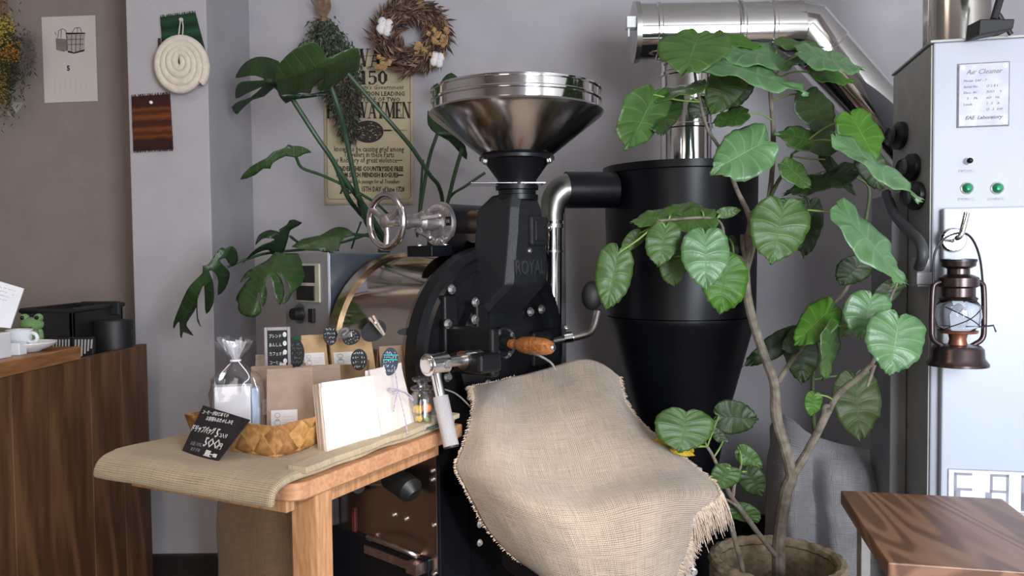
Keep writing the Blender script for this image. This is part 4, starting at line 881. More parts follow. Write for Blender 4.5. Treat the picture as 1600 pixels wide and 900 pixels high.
# contents of the basket
CELLO = film('cellophane', .93)
pb = BZ(369, 1.66, CZ+.006); pbag = thing('cellophane_bag', 'clear cellophane gift bag with twisted top holding a white packet, in the basket', 'bag', pb)
rz_ = R(12)
mt = Matrix.Translation(pb) @ Matrix.Rotation(rz_, 4, 'Z')
mb = MB(); rings = []
zk_ = [(0, .050, .028, 0), (.03, .052, .030, 0), (.10, .053, .030, 0), (.135, .048, .028, 0), (.152, .030, .02, .0), (.165, .012, .010, 0), (.172, .008, .008, 0), (.183, .015, .012, .004), (.200, .027, .016, .008), (.215, .034, .014, .012)]
for z, a, b, j in zk_:
    rings.append([mb.b.verts.new(mt @ V((math.copysign(abs(math.cos(t))**.6, math.cos(t))*a*(1+.10*math.sin(5*t+z*60)+(.22*math.sin(9*t) if z > .18 else 0)), math.copysign(abs(math.sin(t))**.7, math.sin(t))*b*(1+.18*math.sin(7*t+z*40)), z+(.006*math.sin(4*t) if z > .19 else 0)))) for t in [k*2*math.pi/36 for k in range(36)]])
for i in range(len(rings)-1):
    for k in range(36): mb.b.faces.new((rings[i][k], rings[i][(k+1) % 36], rings[i+1][(k+1) % 36], rings[i+1][k]))
put('clear_wrap', mb, CELLO, pbag, weld=None)
mb = MB()
for k in range(7):
    a = k*.9; mb.prim([mt @ V((.006*math.cos(a), .006*math.sin(a), .170)), mt @ V((.006*math.cos(a+.8), .006*math.sin(a+.8), .170)), mt @ V((.024*math.cos(a+.7), .012*math.sin(a+.7), .212+.004*math.sin(k*3))), mt @ V((.022*math.cos(a-.1), .012*math.sin(a-.1), .208))], [(0, 1, 2, 3)])
put('gathered_top', mb, mat('crinkled_film', (.75, .74, .78), .2, .3, .1, 90, .6, 120, alpha=.55), pbag, smooth=False)
put('tie', MB().tube([mt @ V((.010*math.cos(k*.52), .010*math.sin(k*.52), .170)) for k in range(12)], .0022, 6, closed=True).tube(smoothpts([mt @ V((.006, -.010, .170)), mt @ V((.03, -.034, .140)), mt @ V((.018, -.036, .125)), mt @ V((.016, -.036, .110))]), .0012, 6), WHITEP, pbag)
put('inner_packet', MB().box((-.042, -.018, .004), (.030, .018, .118), mt), mat('white_packet', (.70, .68, .70), .5, 0, .03, 20), pbag, smooth=False, bevel=.003)
put('inner_packet', MB().box((.031, -.014, .004), (.046, .016, .112), mt), mat('pale_blue_packet', (.45, .56, .72), .5), pbag, smooth=False, bevel=.003, label='pale blue slip')
mb = MB(); fm_ = mt @ frame((-.036, -.0185, .012), (1, 0, 0), (0, 0, 1))
mb.box((0, 0, 0), (.060, .034, .0006), fm_); o = put('paper_label', mb, mat('lilac_label', (.55, .55, .72), .6), pbag, smooth=False)
bag('kraft bag with a white printed label, front middle of the splint basket', BZ(453, 1.685, CZ+.006), .098, .05, .146, R(14), KRAFTP, R(2), None, 1, (-.040, .014, .018, .060))
bag('kraft bag squeezed between the cellophane bag and the labelled kraft bag', BZ(424, 1.79, CZ+.006), .092, .045, .137, R(12), KRAFTP, 0, None, 2, (-.02, .03, .03, .065))
bag('plain kraft bag at the back right inside the splint basket', BZ(500, 1.77, CZ+.006), .102, .05, .140, R(25), KRAFTP, 0, None, 3, (.0, .035, .02, .065))
bag('pale creased bag standing behind the framed menu board', BZ(421, 1.97, CZ), .07, .05, .147, R(10), mat('off_white_bag', (.50, .43, .37), .8, 0, .1, 30, .3, 60), 0, None, 4)
# framed menu board
mp = BZ(435, 1.895, CZ); mm = thing('menu_board', 'small grey-framed chalk menu board standing among the bags', 'sign', mp)
zt3 = W(435, 511, 1.895).z-CZ; fm_ = Matrix.Translation(mp) @ Matrix.Rotation(R(8), 4, 'Z') @ frame((0, 0, 0), (1, 0, 0), (0, 0, 1))
put('board', MB().box((-.024, .02, -.002), (.024, zt3-.006, .001), fm_), BOARD, mm, smooth=False)
for a, b in (((-.030, 0), (-.023, zt3)), ((.023, 0), (.030, zt3)), ((-.023, zt3-.008), (.023, zt3)), ((-.023, 0), (.023, .012))):
    put('frame_bar', MB().box((a[0], a[1], -.004), (b[0], b[1], .004), fm_), mat('grey_frame', (.36, .34, .34), .5), mm, smooth=False, bevel=.0015)
for k, s_ in enumerate(('ブレンド', 'あんしん', 'カフェオレ', 'コーヒー')):
    text('lettering', s_, .0105, fm_ @ Matrix.Translation((-.020, zt3-.022-k*.021, .0015)), CHALK, mm, ax='LEFT', xs=.72, res=1)
mb = MB()
for k in range(4): mb.lathe([(0, 0), (.0045, 0), (.0045, .0008), (0, .0008)], fm_ @ Matrix.Translation((.017, zt3-.018-k*.021, .001)) @ Matrix.Diagonal((1, 1.35, 1, 1)), 16)
mb.box((.004, zt3-.098, .001), (.019, zt3-.086, .0018), fm_)
put('chalk_mark', mb, CHALK, mm, smooth=False)
tagoval('round_tag', 463, 552, 1.91, .019, .034, R(8), 'black rounded tag right of the framed menu board', 0, None, None, 1, 5, ink=GREYINK)
# second tray behind with leaning labelled bags
tp = BZ(524, 1.93, CZ); tz_ = W(524, 571, 1.87).z
tw = thing('wooden_tray', 'shallow tan tray edge seen behind the kraft bags in the middle', 'tray', tp+V((0, .05, 0)))
mt = Matrix.Translation(tp) @ Matrix.Rotation(R(6), 4, 'Z'); hh = tz_-CZ
for a, b in (((-.075, -.05, 0), (.08, -.044, hh)), ((-.075, .09, 0), (.08, .096, hh)), ((-.075, -.044, 0), (-.069, .09, hh)), ((.074, -.044, 0), (.08, .09, hh))):
    put('tray_side', MB().box(a, b, mt), KRAFT, tw, smooth=False, bevel=.001)
put('tray_bottom', MB().box((-.069, -.044, 0), (.074, .09, .06), mt), KRAFT, tw, smooth=False)
bag('brown bag with white label leaning back, left one of the two in the tan tray', BZ(496, 1.915, CZ+.085), .060, .035, .125, R(22), mat('ochre_kraft', (.50, .33, .17), .75, 0, .1, 30, .2, 80), R(20), None, 5, (-.027, .022, .038, .078))
bag('larger brown bag with white label leaning back, right-hand of two in tan tray', BZ(556, 1.93, CZ+.080), .105, .04, .125, R(22), MATS['ochre_kraft'], R(22), None, 6, (-.047, .02, .045, .085))
bag('dark brown gusseted bag nearest the drum', BZ(628, 2.0, CZ), .095, .06, .165, R(30), mat('dark_kraft', (.34, .22, .14), .75, 0, .15, 30, .3, 60), R(4), None, 7)
tagoval('oval_tag', 516, 524, 1.90, .0165, .024, R(15), 'black oval tag clipped on the left leaning brown bag', 0, None, None, 11)
tagoval('oval_tag', 549, 527, 1.905, .022, .018, R(15), 'smaller black oval tag between the two leaning brown bags', .4, None, None, 17)
tagoval('oval_tag', 561, 562, 1.80, .0185, .0245, R(15), 'black oval tag with white writing on the right leaning brown bag', 0, None, None, 23)
tagoval('oval_tag', 584, 517, 1.91, .032, .024, R(20), 'plain black oval tag held by the clothes peg', .5, None, None, 29, 0)
tagoval('oval_tag', 634, 518, 2.02, .022, .009, R(20), 'flat black oval tag on the dark brown gusseted bag', .1, None, None, 31, 0)
rb = thing('grey_ribbon_clip', 'shiny grey twisted ribbon bow between the leaning brown bags', 'ribbon', W(533, 522, 1.89))
put('ribbon_loop', MB().tube(smoothpts([W(527, 530, 1.89), W(533, 517, 1.885), W(541, 514, 1.89), (W(543, 519, 1.89)), W(535, 524, 1.885)]), .004, 8).tube(smoothpts([W(530, 528, 1.89), W(541, 526, 1.88), W(548, 520, 1.88), W(549, 526, 1.88)]), .0035, 8), mat('grey_ribbon', (.25, .24, .24), .3, .4), rb)
pg = thing('clothes_peg', 'small wooden clothes peg clipped on a black tag', 'clothes peg', W(590, 512, 1.885))
PEG = mat('peg_wood', (.55, .45, .36), .6, 0, .1, 80)
put('peg_arm', MB().tube([W(577, 496, 1.885), W(600, 524, 1.885)], [.0035, .003], 4), PEG, pg, smooth=False); put('peg_arm', MB().tube([W(583, 493, 1.88), W(601, 523, 1.88)], [.0035, .003], 4), PEG, pg, smooth=False)
put('peg_spring', MB().tube([W(587, 504, 1.87), W(592, 504, 1.90)], .0035, 8), STEEL, pg)
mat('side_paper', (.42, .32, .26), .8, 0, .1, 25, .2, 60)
# flat pale bags, three deep, and the one with twine
a = WZ(512, 708, CZ); b = WZ(596, 690, CZ); wv = b-a; ang = math.atan2(wv.y, wv.x); nb_ = V((-wv.y, wv.x, 0)).normalized()
for k in range(3):
    bag(['broad flat pale paper bag at the front of the leaning stack, brightly lit', 'second flat pale bag directly behind the bright front one', 'rearmost flat pale bag of the leaning stack of three'][k],
        (a+b)/2+nb_*(k*.0105+.001)-wv*.006*k, wv.length*1.0, .009, .139-.003*k, ang, SUNLIT_KRAFT if k == 0 else MATS['side_paper'], R(9), 'flat pale bags leaning in a stack', 40+k, top=.8)
a2 = WZ(599, 688, CZ); b2 = WZ(648, 668, CZ); wv2 = b2-a2; ang2 = math.atan2(wv2.y, wv2.x)
m2 = bag('pale bag tied with twine and dark tag, right of the bright flat bag', (a2+b2)/2, wv2.length, .036, .150, ang2, SUNLIT_KRAFT, R(8), None, 50, top=.25)
tw_ = mat('lilac_white_twine', (.42, .36, .48), .9, 0, .5, 300)
tp_ = thing('twine_bow', 'lilac and white twine bow tied round the pale bag', 'twine', W(625, 612, 1.72))
put('twine_line', MB().tube(smoothpts([W(615, 570, 1.765), W(619, 590, 1.745), W(622, 610, 1.735), W(632, 650, 1.715), W(637, 678, 1.70)]), .0012, 6), tw_, tp_)
put('bow_loop', MB().tube(smoothpts([W(622, 610, 1.73), W(610, 612, 1.725), W(608, 607, 1.725), W(622, 609, 1.725), W(640, 617, 1.735), W(645, 626, 1.74), W(634, 615, 1.735), W(623, 610, 1.73)]), .0014, 6).tube(smoothpts([W(622, 610, 1.73), W(617, 628, 1.725), W(615, 643, 1.72)]), .0012, 6), tw_, tp_)
tagoval('chalk_tag', 609, 565, 1.755, .020, .031, R(30), 'dark blue tag with turquoise underlines on the twine-tied pale bag', -.12, mat('blue_black_tag', (.022, .035, .06), .6, 0, .2, 40), None, 60, 5, True)
# glass jar with roses
jp = WZ(661, 664, CZ+.004); jr = thing('glass_jar', 'small glass jar with knobbed lid and dried roses by the roaster', 'jar', jp)
GL = film('jar_glass', .93); jm = Matrix.Translation(jp)
put('jar_body', MB().lathe([(0, .002), (.027, .002), (.031, .007), (.031, .062), (.026, .072), (.022, .076), (.023, .079), (.0195, .079), (.0205, .074), (.0245, .070), (.0288, .060), (.0288, .009), (.025, .005), (0, .005)], jm, 48), GL, jr)
put('jar_lid', MB().lathe([(0, .078), (.018, .078), (.027, .082), (.028, .086), (.020, .091), (.012, .094), (.012, .098), (.022, .101), (.024, .106), (.020, .110), (0, .112)], jm, 48), GL, jr)
put('coaster', MB().lathe([(0, -.003), (.038, -.003), (.039, 0), (.037, .002), (0, .001)], jm, 40), mat('slate_coaster', (.05, .065, .085), .8, 0, .3, 60, .3), jr, label='dark slate-blue coaster')
def rose(name, c, r, m, seed, lab):
    rr = random.Random(seed); o = thing(name, lab, 'flower', c)
    mb = MB(); mb.ball(c, r*.45, 2)
    for k in range(12):
        a = k*2.4; rad = r*(.35+.05*k); el = .9-.07*k
        cc_ = c+V((math.cos(a)*rad*.55, math.sin(a)*rad*.55, r*.15*(1-k/12)))
        mm_ = Matrix.Rotation(a, 4, 'Z') @ Matrix.Rotation(el-.3, 4, 'Y')
        mb.ball(cc_, r*.52, 2, (.22, .9, .85), mm_)
    put('rose_head', mb, m, o); return o
YEL = mat('yellow_petals', (.62, .38, .03), .7, 0, .2, 90); ORA = mat('orange_petals', (.70, .20, .05), .6, 0, .3, 60); LG = mat('leafy_green', (.12, .22, .04), .7, 0, .3, 60)
rose('dried_rose', jp+V((-.011, -.006, .036)), .019, YEL, 1, 'upper yellow dried rose inside the jar'); rose('dried_rose', jp+V((.010, -.010, .040)), .019, ORA, 2, 'orange dried rose inside the jar'); rose('dried_rose', jp+V((-.008, -.010, .016)), .014, YEL, 3, 'lower small yellow rosebud inside the jar'); rose('dried_leaves', jp+V((.009, -.007, .014)), .011, LG, 4, 'green dried leaves at the bottom of the jar')
# chalk price card leaning on the basket
k0, k1 = WZ(283, 706, CZ), WZ(339, 722, CZ); k3 = WZ(317, 633, .828); k2 = WZ(373, 652, .828)
km = frame(k0, k1-k0, k3-k0); KI = km.inverted(); pl = [(KI @ p).xy for p in (k0, k1, k2, k3)]
kc = thing('price_card', 'black chalk price card leaning against the splint basket', 'sign', (k0+k1)/2)
put('card_panel', MB().prism([tuple(p) for p in pl], -.0025, 0, km), BOARD, kc, smooth=False, bevel=.0008)
kw = (k1-k0).length; kh = pl[3].y; skx = pl[3].x
kmt = km @ Matrix(((1, skx/kh, 0, 0), (0, 1, 0, 0), (0, 0, 1, .0004), (0, 0, 0, 1)))
def KTX(s_, x, y, sz, ax='CENTER', rot=.03, m=CHALK, xs=1, bold=0): text('lettering', s_, sz*1.45, kmt @ Matrix.Translation((kw*x, kh*y, 0)) @ Matrix.Rotation(rot, 4, 'Z'), m, kc, ax=ax, xs=xs, bold=bold, res=1)
KTX('コーヒーがはじめての', .42, .88, .0066); KTX('お客様もおたのしみを', .60, .77, .0066); KTX('ドリップバッグ', .30, .52, .0105, xs=.8, bold=.0002); KTX('5', .70, .52, .017, bold=.0003); KTX('コ入リ', .86, .50, .007)
KTX('500', .68, .31, .018, bold=.0003); KTX('円', .90, .29, .010); KTX('お茶うけに', .30, .22, .006, m=GREYINK); KTX('おすすめ', .34, .11, .006, m=GREYINK)
mb = MB(); mt = kmt; mb.box((kw*.62, kh*.06, 0), (kw*.75, kh*.17, .0005), mt); mb.box((kw*.60, kh*.05, 0), (kw*.80, kh*.065, .0005), mt); mb.box((kw*.84, kh*.07, 0), (kw*.93, kh*.14, .0005), mt); mb.box((kw*.75, kh*.10, 0), (kw*.84, kh*.12, .0005), mt)
put('cup_drawing', mb, CHALK, kc, smooth=False)
# jute sack on the floor below the table
sx_ = W(412, 850, 2.2).x; js = thing('jute_sack', 'brown jute sack with dry twigs sticking out, under the wooden table', 'sack', (sx_, 2.22, 0))
mb = MB(); P3 = []
for i in range(25):
    t = i/24; z = t*.50; rad = .135*(1-.25*t**3)+(.02*math.sin(t*9))*.4
    P3.append([V((sx_+math.cos(a)*rad*1.05*(1+.08*noise.noise(V((math.cos(a)*2, math.sin(a)*2, z*5)))), 2.22+math.sin(a)*rad*(1+.12*noise.noise(V((math.cos(a)*2, math.sin(a)*2, z*4+9)))), z)) for a in [k*2*math.pi/40 for k in range(41)]])
put('sack_body', mb.grid(P3, lambda i, j: (j*.021, i*.021)), weave('brown_jute', (.25, .15, .075), .0035), js, solid=.003)
mb = MB(); rr = random.Random(8)
for k in range(12):
    p = W(rr.uniform(352, 385), 820, 2.17); mb.tube([p+V((0, 0, -.1)), p+V((rr.uniform(-.03, .03), 0, .02)), p+V((rr.uniform(-.04, .05), rr.uniform(-.02, .02), .10))], .004, 5)
put('dry_twigs', mb, mat('pale_twigs', (.24, .17, .10), .9, 0, .4, 80), js, kind='stuff')
# ================================================================ WALL THINGS
YW = YB-.003
# poster
pt0 = W(507, 318, YW); pt1 = W(647, 321, YW); ptt = W(649, 78, YW); pw = pt1.x-pt0.x; ph = ptt.z-pt0.z; pbz = (pt0.z+pt1.z)/2
PM = frame((pt0.x, YW, pbz), (1, 0, -.01), (0, 0, 1))
po = thing('paper_poster', 'old-fashioned yellowed reward poster with black lettering on the back wall', 'poster', (pt0.x+pw/2, YW, pbz))
PP = mat('aged_poster_paper', (.50, .42, .27), .8, 0, .1, 12, .1, 60, col2=(.56, .48, .32))
mb = MB(); P = [[PM @ V((pw*i/20, ph*j/30, .001+.0015*noise.noise(V((i*.3, j*.3, 0))))) for i in range(21)] for j in range(31)]
put('poster_sheet', mb.grid(P), PP, po, solid=.0006)
mb = MB(); c_ = .018; z_ = .0030; xa, xb, ya_, yb_ = .012, pw-.012, .022, ph-.014
ol = [(xa+c_*.5, ya_), (xb-c_*.5, ya_), (xb, ya_+c_*.5), (xb, yb_-c_*.5), (xb-c_*.5, yb_), (xa+c_*.5, yb_), (xa, yb_-c_*.5), (xa, ya_+c_*.5)]
strokes(mb, [(ol[i][0], ol[i][1], ol[(i+1) % 8][0], ol[(i+1) % 8][1], .0014) for i in range(8)], PM @ Matrix.Translation((0, 0, .0028)), .0003)
put('border_line', mb, INK, po, smooth=False)
# seriffed display letters drawn with strokes (unit box: width w, height 1)
TH, TN = .22, .07
G = {
 'R': (.72, [(.15, 0, .15, 1, TH), (.15, .96, .5, .96, TN), (.15, .52, .5, .52, TN), (.55, .56, .55, .93, .18), (.35, .5, .62, .02, .16)], [(.15, 0), (.15, 1), (.64, 0)]),
 'E': (.62, [(.15, 0, .15, 1, TH), (.1, .965, .55, .965, TN), (.15, .5, .42, .5, TN), (.1, .035, .56, .035, TN), (.55, .76, .55, 1, .05), (.56, 0, .56, .26, .05), (.42, .38, .42, .62, .05)], [(.15, 0), (.15, 1)]),
 'W': (1.15, [(.12, 1, .36, .02, .2), (.36, .02, .60, 1, TN), (.55, 1, .79, .02, .2), (.79, .02, 1.03, 1, TN)], [(.12, 1), (.57, 1), (1.03, 1)]),
 'A': (.82, [(.10, 0, .40, 1, TN), (.40, 1, .68, 0, .2), (.2, .33, .56, .33, TN)], [(.10, 0), (.68, 0)]),
 'D': (.75, [(.15, 0, .15, 1, TH), (.15, .965, .42, .965, TN), (.15, .035, .42, .035, TN), (.62, .22, .62, .78, .2), (.42, .965, .62, .76, .12), (.42, .035, .62, .24, .12)], [(.15, 0), (.15, 1)]),
 'H': (.85, [(.15, 0, .15, 1, TH), (.68, 0, .68, 1, TH), (.15, .5, .68, .5, TN)], [(.15, 0), (.15, 1), (.68, 0), (.68, 1)]),
 'I': (.34, [(.17, 0, .17, 1, TH)], [(.17, 0), (.17, 1)]),
 'G': (.74, [(.16, .22, .16, .78, .2), (.16, .76, .36, .965, .1), (.36, .965, .6, .90, TN), (.16, .24, .36, .035, .1), (.36, .035, .6, .08, TN), (.6, .0, .6, .42, .16), (.6, .74, .6, 1, .05)], [(.6, .42)]),
 'Y': (.78, [(.12, 1, .38, .48, .2), (.64, 1, .40, .48, TN), (.38, 0, .38, .5, TH)], [(.12, 1), (.64, 1), (.38, 0)]),
 'M': (1.0, [(.13, 0, .13, 1, TN), (.16, 1, .48, .05, .2), (.48, .05, .8, 1, TN), (.84, 0, .84, 1, TH)], [(.13, 0), (.13, 1), (.84, 0), (.84, 1)]),
 'N': (.84, [(.13, 0, .13, 1, TN), (.16, 1, .68, .03, .2), (.70, 0, .70, 1, TN)], [(.13, 0), (.13, 1), (.70, 1)]),
 '1': (.5, [(.25, 0, .25, 1, TH), (.1, .8, .25, .98, TN)], [(.25, 0)]),
 '5': (.62, [(.14, .5, .14, 1, TN), (.14, .93, .52, .93, .14), (.14, .56, .38, .62, .08), (.38, .60, .52, .48, .14), (.50, .16, .50, .5, .18), (.5, .18, .34, .03, .1), (.34, .03, .12, .06, .08), (.12, .06, .12, .2, .12)], []),
 '0': (.66, [(.14, .25, .14, .75, .2), (.14, .74, .33, .965, .11), (.33, .965, .52, .74, .11), (.52, .25, .52, .75, .2), (.14, .26, .33, .035, .11), (.33, .035, .52, .26, .11)], []),
 '£': (.66, [(.26, .06, .26, .8, .18), (.26, .8, .38, .96, .09), (.38, .96, .54, .86, .09), (.08, .48, .46, .48, TN), (.08, .05, .56, .05, .09), (.56, .03, .56, .2, .05)], []),
}
def display(s_, cx_, cy_, h, width, mt):
    tot = sum(G[c][0] for c in s_); sx = width/tot; x = cx_-width/2; mb = MB()
    for c in s_:
        w_, st_, sf = G[c]
        for x0, y0, x1, y1, t_ in st_:
            vert = abs(y1-y0)*h > abs(x1-x0)*sx
            strokes(mb, [(x+x0*sx, cy_+(y0-.5)*h, x+x1*sx, cy_+(y1-.5)*h, t_*(sx if vert else h))], mt, .0004)
        for x0, y0 in sf: strokes(mb, [(x+(x0-.17)*sx, cy_+(y0-.5+(.02 if y0 == 0 else -.02))*h, x+(x0+.17)*sx, cy_+(y0-.5+(.02 if y0 == 0 else -.02))*h, h*.045)], mt, .0004)
        x += w_*sx
    put('lettering', mb, INK, po, smooth=False)
QM = PM @ Matrix.Translation((0, 0, .0030)); spx = YB/F
def PY(py): return (321-py)*spx
def PX(px): return (px-507)*spx
pcx = PX(577)
display('REWARD', PX(577), PY(95), 28*spx, 104*spx, QM); display('£150', PX(577), PY(125), 21*spx, 60*spx, QM); display('HIGHWAYMEN', PX(577), PY(175), 25*spx, 130*spx, QM)
def ptx(s_, px, py, hpx, wpx, bold=0, shear=0): 
    o = text('lettering', s_, hpx*spx*1.35, QM @ Matrix.Translation((PX(px), PY(py), 0)), INK, po, bold=bold, shear=shear, res=1)
    cur = max(v.co.x for v in o.data.vertices)-min(v.co.x for v in o.data.vertices); s2 = wpx*spx/cur
    for v in o.data.vertices: v.co.x *= s2
ptx('of', 577, 109, 7, 10, 0, .4); ptx("by His Majesty's Government", 577, 140, 7, 108, 0, .3); ptx('for INFORMATION LEADING', 577, 150, 7, 112, .0003); ptx('to the CAPTURE OF TWO', 577, 159, 7, 98, .0003)
ptx('known to be causing grief among', 577, 235, 9, 108, .0002); ptx('Travellers in these Parts', 577, 243.5, 9, 78, .0002); ptx('by Robbery of great violence', 571, 252, 9, 98, .0002)
ptx('RENDER THIS COUNTRYSIDE FREE', 577, 265.5, 7.5, 106, .0009); ptx('FROM SUCH FIENDISH ROGUES', 574, 275, 7.5, 96, .0009); ptx('and make safe passage for all Travellers', 577, 285, 6.5, 94, .0002, .2); ptx('15TH DAY of June 1728', 598, 297, 8, 66, .0006); ptx('AD', 543, 298, 13, 24, .002)
mb = MB(); strokes(mb, [(PX(620), PY(252), PX(629), PY(252), .003), (PX(620), PY(275), PX(630), PY(275), .005), (PX(612), PY(206), PX(636), PY(206), .0012), (PX(540), PY(207), PX(553), PY(207), .006), (PX(600), PY(206), PX(612), PY(206), .006)], QM); put('rule_mark', mb, INK, po, smooth=False)
mb = MB().lathe([(0, 0), (.058, 0), (.058, .0004), (0, .0004)], QM @ Matrix.Translation((PX(576), PY(208), 0)) @ Matrix.Diagonal((1, .72, 1, 1)), 40); vg = put('engraving', mb, INK, po, smooth=False)
mb = MB(); rr = random.Random(2)
for k in range(60):
    a = rr.random()*6.28; q = rr.random()**.6*.85; x = PX(576)+math.cos(a)*.058*q; y = PY(208)+math.sin(a)*.042*q; mb.prism([(x+rr.uniform(-.006, .006), y+rr.uniform(-.005, .005)) for _ in range(3)], .0004, .0007, QM)
put('engraving_light', mb, mat('engraving_cream', (.40, .33, .21), .8), vg, smooth=False)
# calendar
YWL = YL-.002
ca = W(65, 27, YWL); cbp = W(149, 24, YWL); cc_ = W(153, 158, YWL); cd_ = W(70, 161, YWL)
cl = thing('wall_calendar', 'white calendar sheet with a small grey drawing on the left wall', 'calendar', (cd_+cc_)/2)
mb = MB(); q = [cd_, cc_, cbp, ca]; mb.prim(q+[p-V((0, .0015, 0)) for p in q], [(3, 2, 1, 0), (4, 5, 6, 7), (0, 1, 5, 4), (1, 2, 6, 5), (2, 3, 7, 6), (3, 0, 4, 7)])
put('calendar_sheet', mb, mat('calendar_paper', (.66, .60, .56), .8, 0, .04, 6), cl, smooth=False)
cmx = frame(cd_-V((0, .0016, 0)), cc_-cd_, ca-cd_); cs = YL/F
def CP(px, py): v = cmx.inverted() @ W(px, py, YWL-.0016); return v.x, v.y
x, y = CP(107, 107); text('lettering', '5', .024, cmx @ Matrix.Translation((x, y, .0003)), INK, cl, bold=.0012, xs=.9)
mb = MB()
for k in range(7):
    x, y = CP(86+k*8, 118); strokes(mb, [(x-.003, y, x+.003, y, .0012)], cmx)
for r_ in range(4):
    for k in range(7): x, y = CP(86+k*8, 126+r_*6); strokes(mb, [(x-.0015, y, x+.0015, y, .0022)], cmx, .0003)
put('date_grid', mb, mat('faint_print', (.50, .45, .42), .8), cl, smooth=False)
mb = MB()
def cl_poly(pts, m_, nm='drawing'):
    mb = MB(); mb.prism([CP(*p) for p in pts][::-1] if False else [CP(*p) for p in pts], .0001, .0004, cmx); put(nm, mb, m_, cl, smooth=False)
DG = mat('pencil_grey', (.22, .19, .17), .8); DL = mat('pencil_light', (.42, .38, .35), .8)
cl_poly([(87, 60), (105, 61), (106, 78), (100, 81), (88, 78)], DG); cl_poly([(105, 53), (133, 52), (132, 78), (116, 83), (106, 80)], DL); cl_poly([(103, 51), (133, 51), (133, 53), (103, 54)], INK); cl_poly([(106, 79), (116, 82), (132, 77), (132, 80), (116, 84), (106, 82)], INK)
mb = MB()
for k, (a, b, c, d) in enumerate(((105, 55, 105, 80), (112, 54, 112, 82), (119, 54, 118, 83), (126, 53, 125, 80), (90, 60, 92, 48), (92, 48, 98, 45), (98, 45, 103, 48), (103, 48, 104, 60), (113, 51, 117, 44), (117, 44, 125, 43), (125, 43, 128, 51), (95, 60, 96, 47), (121, 51, 121, 43), (88, 55, 86, 50), (106, 62, 131, 61), (106, 70, 131, 69))):
    p, q2 = CP(a, b), CP(c, d); strokes(mb, [(p[0], p[1], q2[0], q2[1], .0018)], cmx @ Matrix.Translation((0, 0, .0004)))
put('drawing_line', mb, INK, cl, smooth=False)
# woven mats and rope coil on the pillar
YP = YC-.004
def wovenmat(name, pts, m, lab, fr_top=True, cat='mat'):
    a, b, c, d = [W(px, py, YP) for px, py in pts]  # tl tr br bl
    n1_, n2_ = 24, 26; P = []
    for j in range(n2_+1):
        l = a.lerp(d, j/n2_); r_ = b.lerp(c, j/n2_)
        P.append([l.lerp(r_, i/n1_)+V((0, -.004-.002*noise.noise(V((i*.4, j*.5, 1))), 0)) for i in range(n1_+1)])
    o = put(name, MB().grid(P, lambda i, j: (j/n1_, i/n2_)), m, solid=.006); tag(o, lab, cat)
    mb = MB(); rr = random.Random(5)
    for k in range(26):
        p = a.lerp(b, k/25)+V((0, -.004, 0)); mb.tube([p-V((0, 0, .003)), p+V((rr.uniform(-.004, .004), -.001, .008))], [.0018, .0008], 4)
        p = d.lerp(c, k/25)+V((0, -.004, 0)); mb.tube([p+V((0, 0, .003)), p+V((rr.uniform(-.004, .004), -.001, -.006))], [.0018, .0008], 4)
    put('mat_fringe', mb, m, o, kind='stuff'); return o
def stripemat(name, cols):
    m, nt, b = nodes(name); L = nt.links.new
    uv = N(nt, 'ShaderNodeUVMap'); sx = N(nt, 'ShaderNodeSeparateXYZ'); L(uv.outputs[0], sx.inputs[0])
    nz = N(nt, 'ShaderNodeTexNoise', Scale=7.0, Detail=3.0); L(uv.outputs[0], nz.inputs['Vector'])
    ad = N(nt, 'ShaderNodeMath', operation='MULTIPLY_ADD'); L(nz.outputs[0], ad.inputs[0]); ad.inputs[1].default_value = .05; L(sx.outputs[1], ad.inputs[2])
    rp = N(nt, 'ShaderNodeValToRGB'); el = rp.color_ramp.elements; rp.color_ramp.interpolation = 'LINEAR'
    for i, (p, c) in enumerate(cols):
        e = el[i] if i < 2 else el.new(p); e.position = p; e.color = c4(c)
    L(ad.outputs[0], rp.inputs[0]); L(rp.outputs[0], b.inputs['Base Color']); b.inputs['Roughness'].default_value = .95
    wv_ = N(nt, 'ShaderNodeTexWave', Scale=14.0, Distortion=2.0); wv_.bands_direction = 'Y'; L(uv.outputs[0], wv_.inputs['Vector'])
    bp = N(nt, 'ShaderNodeBump', Strength=.9, Distance=.003); L(wv_.outputs[0], bp.inputs['Height']); L(bp.outputs[0], b.inputs['Normal']); return m
gm = stripemat('green_stripes', [(0, (.015, .06, .02)), (.15, (.02, .10, .035)), (.3, (.01, .035, .015)), (.45, (.03, .12, .05)), (.6, (.01, .04, .02)), (1, (.02, .08, .03))])
rm = stripemat('rust_stripes', [(0, (.05, .012, .006)), (.22, (.06, .014, .007)), (.27, (.24, .06, .015)), (.33, (.08, .018, .007)), (.42, (.28, .075, .016)), (.5, (.07, .016, .007)), (.58, (.10, .02, .008)), (.64, (.26, .07, .016)), (.72, (.09, .02, .008)), (.78, (.22, .06, .014)), (.84, (.05, .012, .006)), (1, (.045, .011, .006))])
wovenmat('woven_mat', [(252, 28), (306, 21), (323, 86), (256, 92)], gm, 'green striped woven mat hanging behind the white rope coil')
wovenmat('woven_mat', [(207, 152), (266, 148), (271, 233), (210, 236)], rm, 'rust and brown striped woven mat pinned low on the pillar')
tag(put('wall_pin', MB().ball(W(236, 160, YP-.012), .006, 2), WHITEP), 'white pin holding the rust striped mat', 'pin')
rcn = W(282, 96, YP-.03); sp_ = YP/F
rp_ = thing('rope_coil', 'thick white rope trivet wound in a spiral, hanging on the pillar', 'trivet', rcn)
pts = []; turns = 4.3; steps = 150
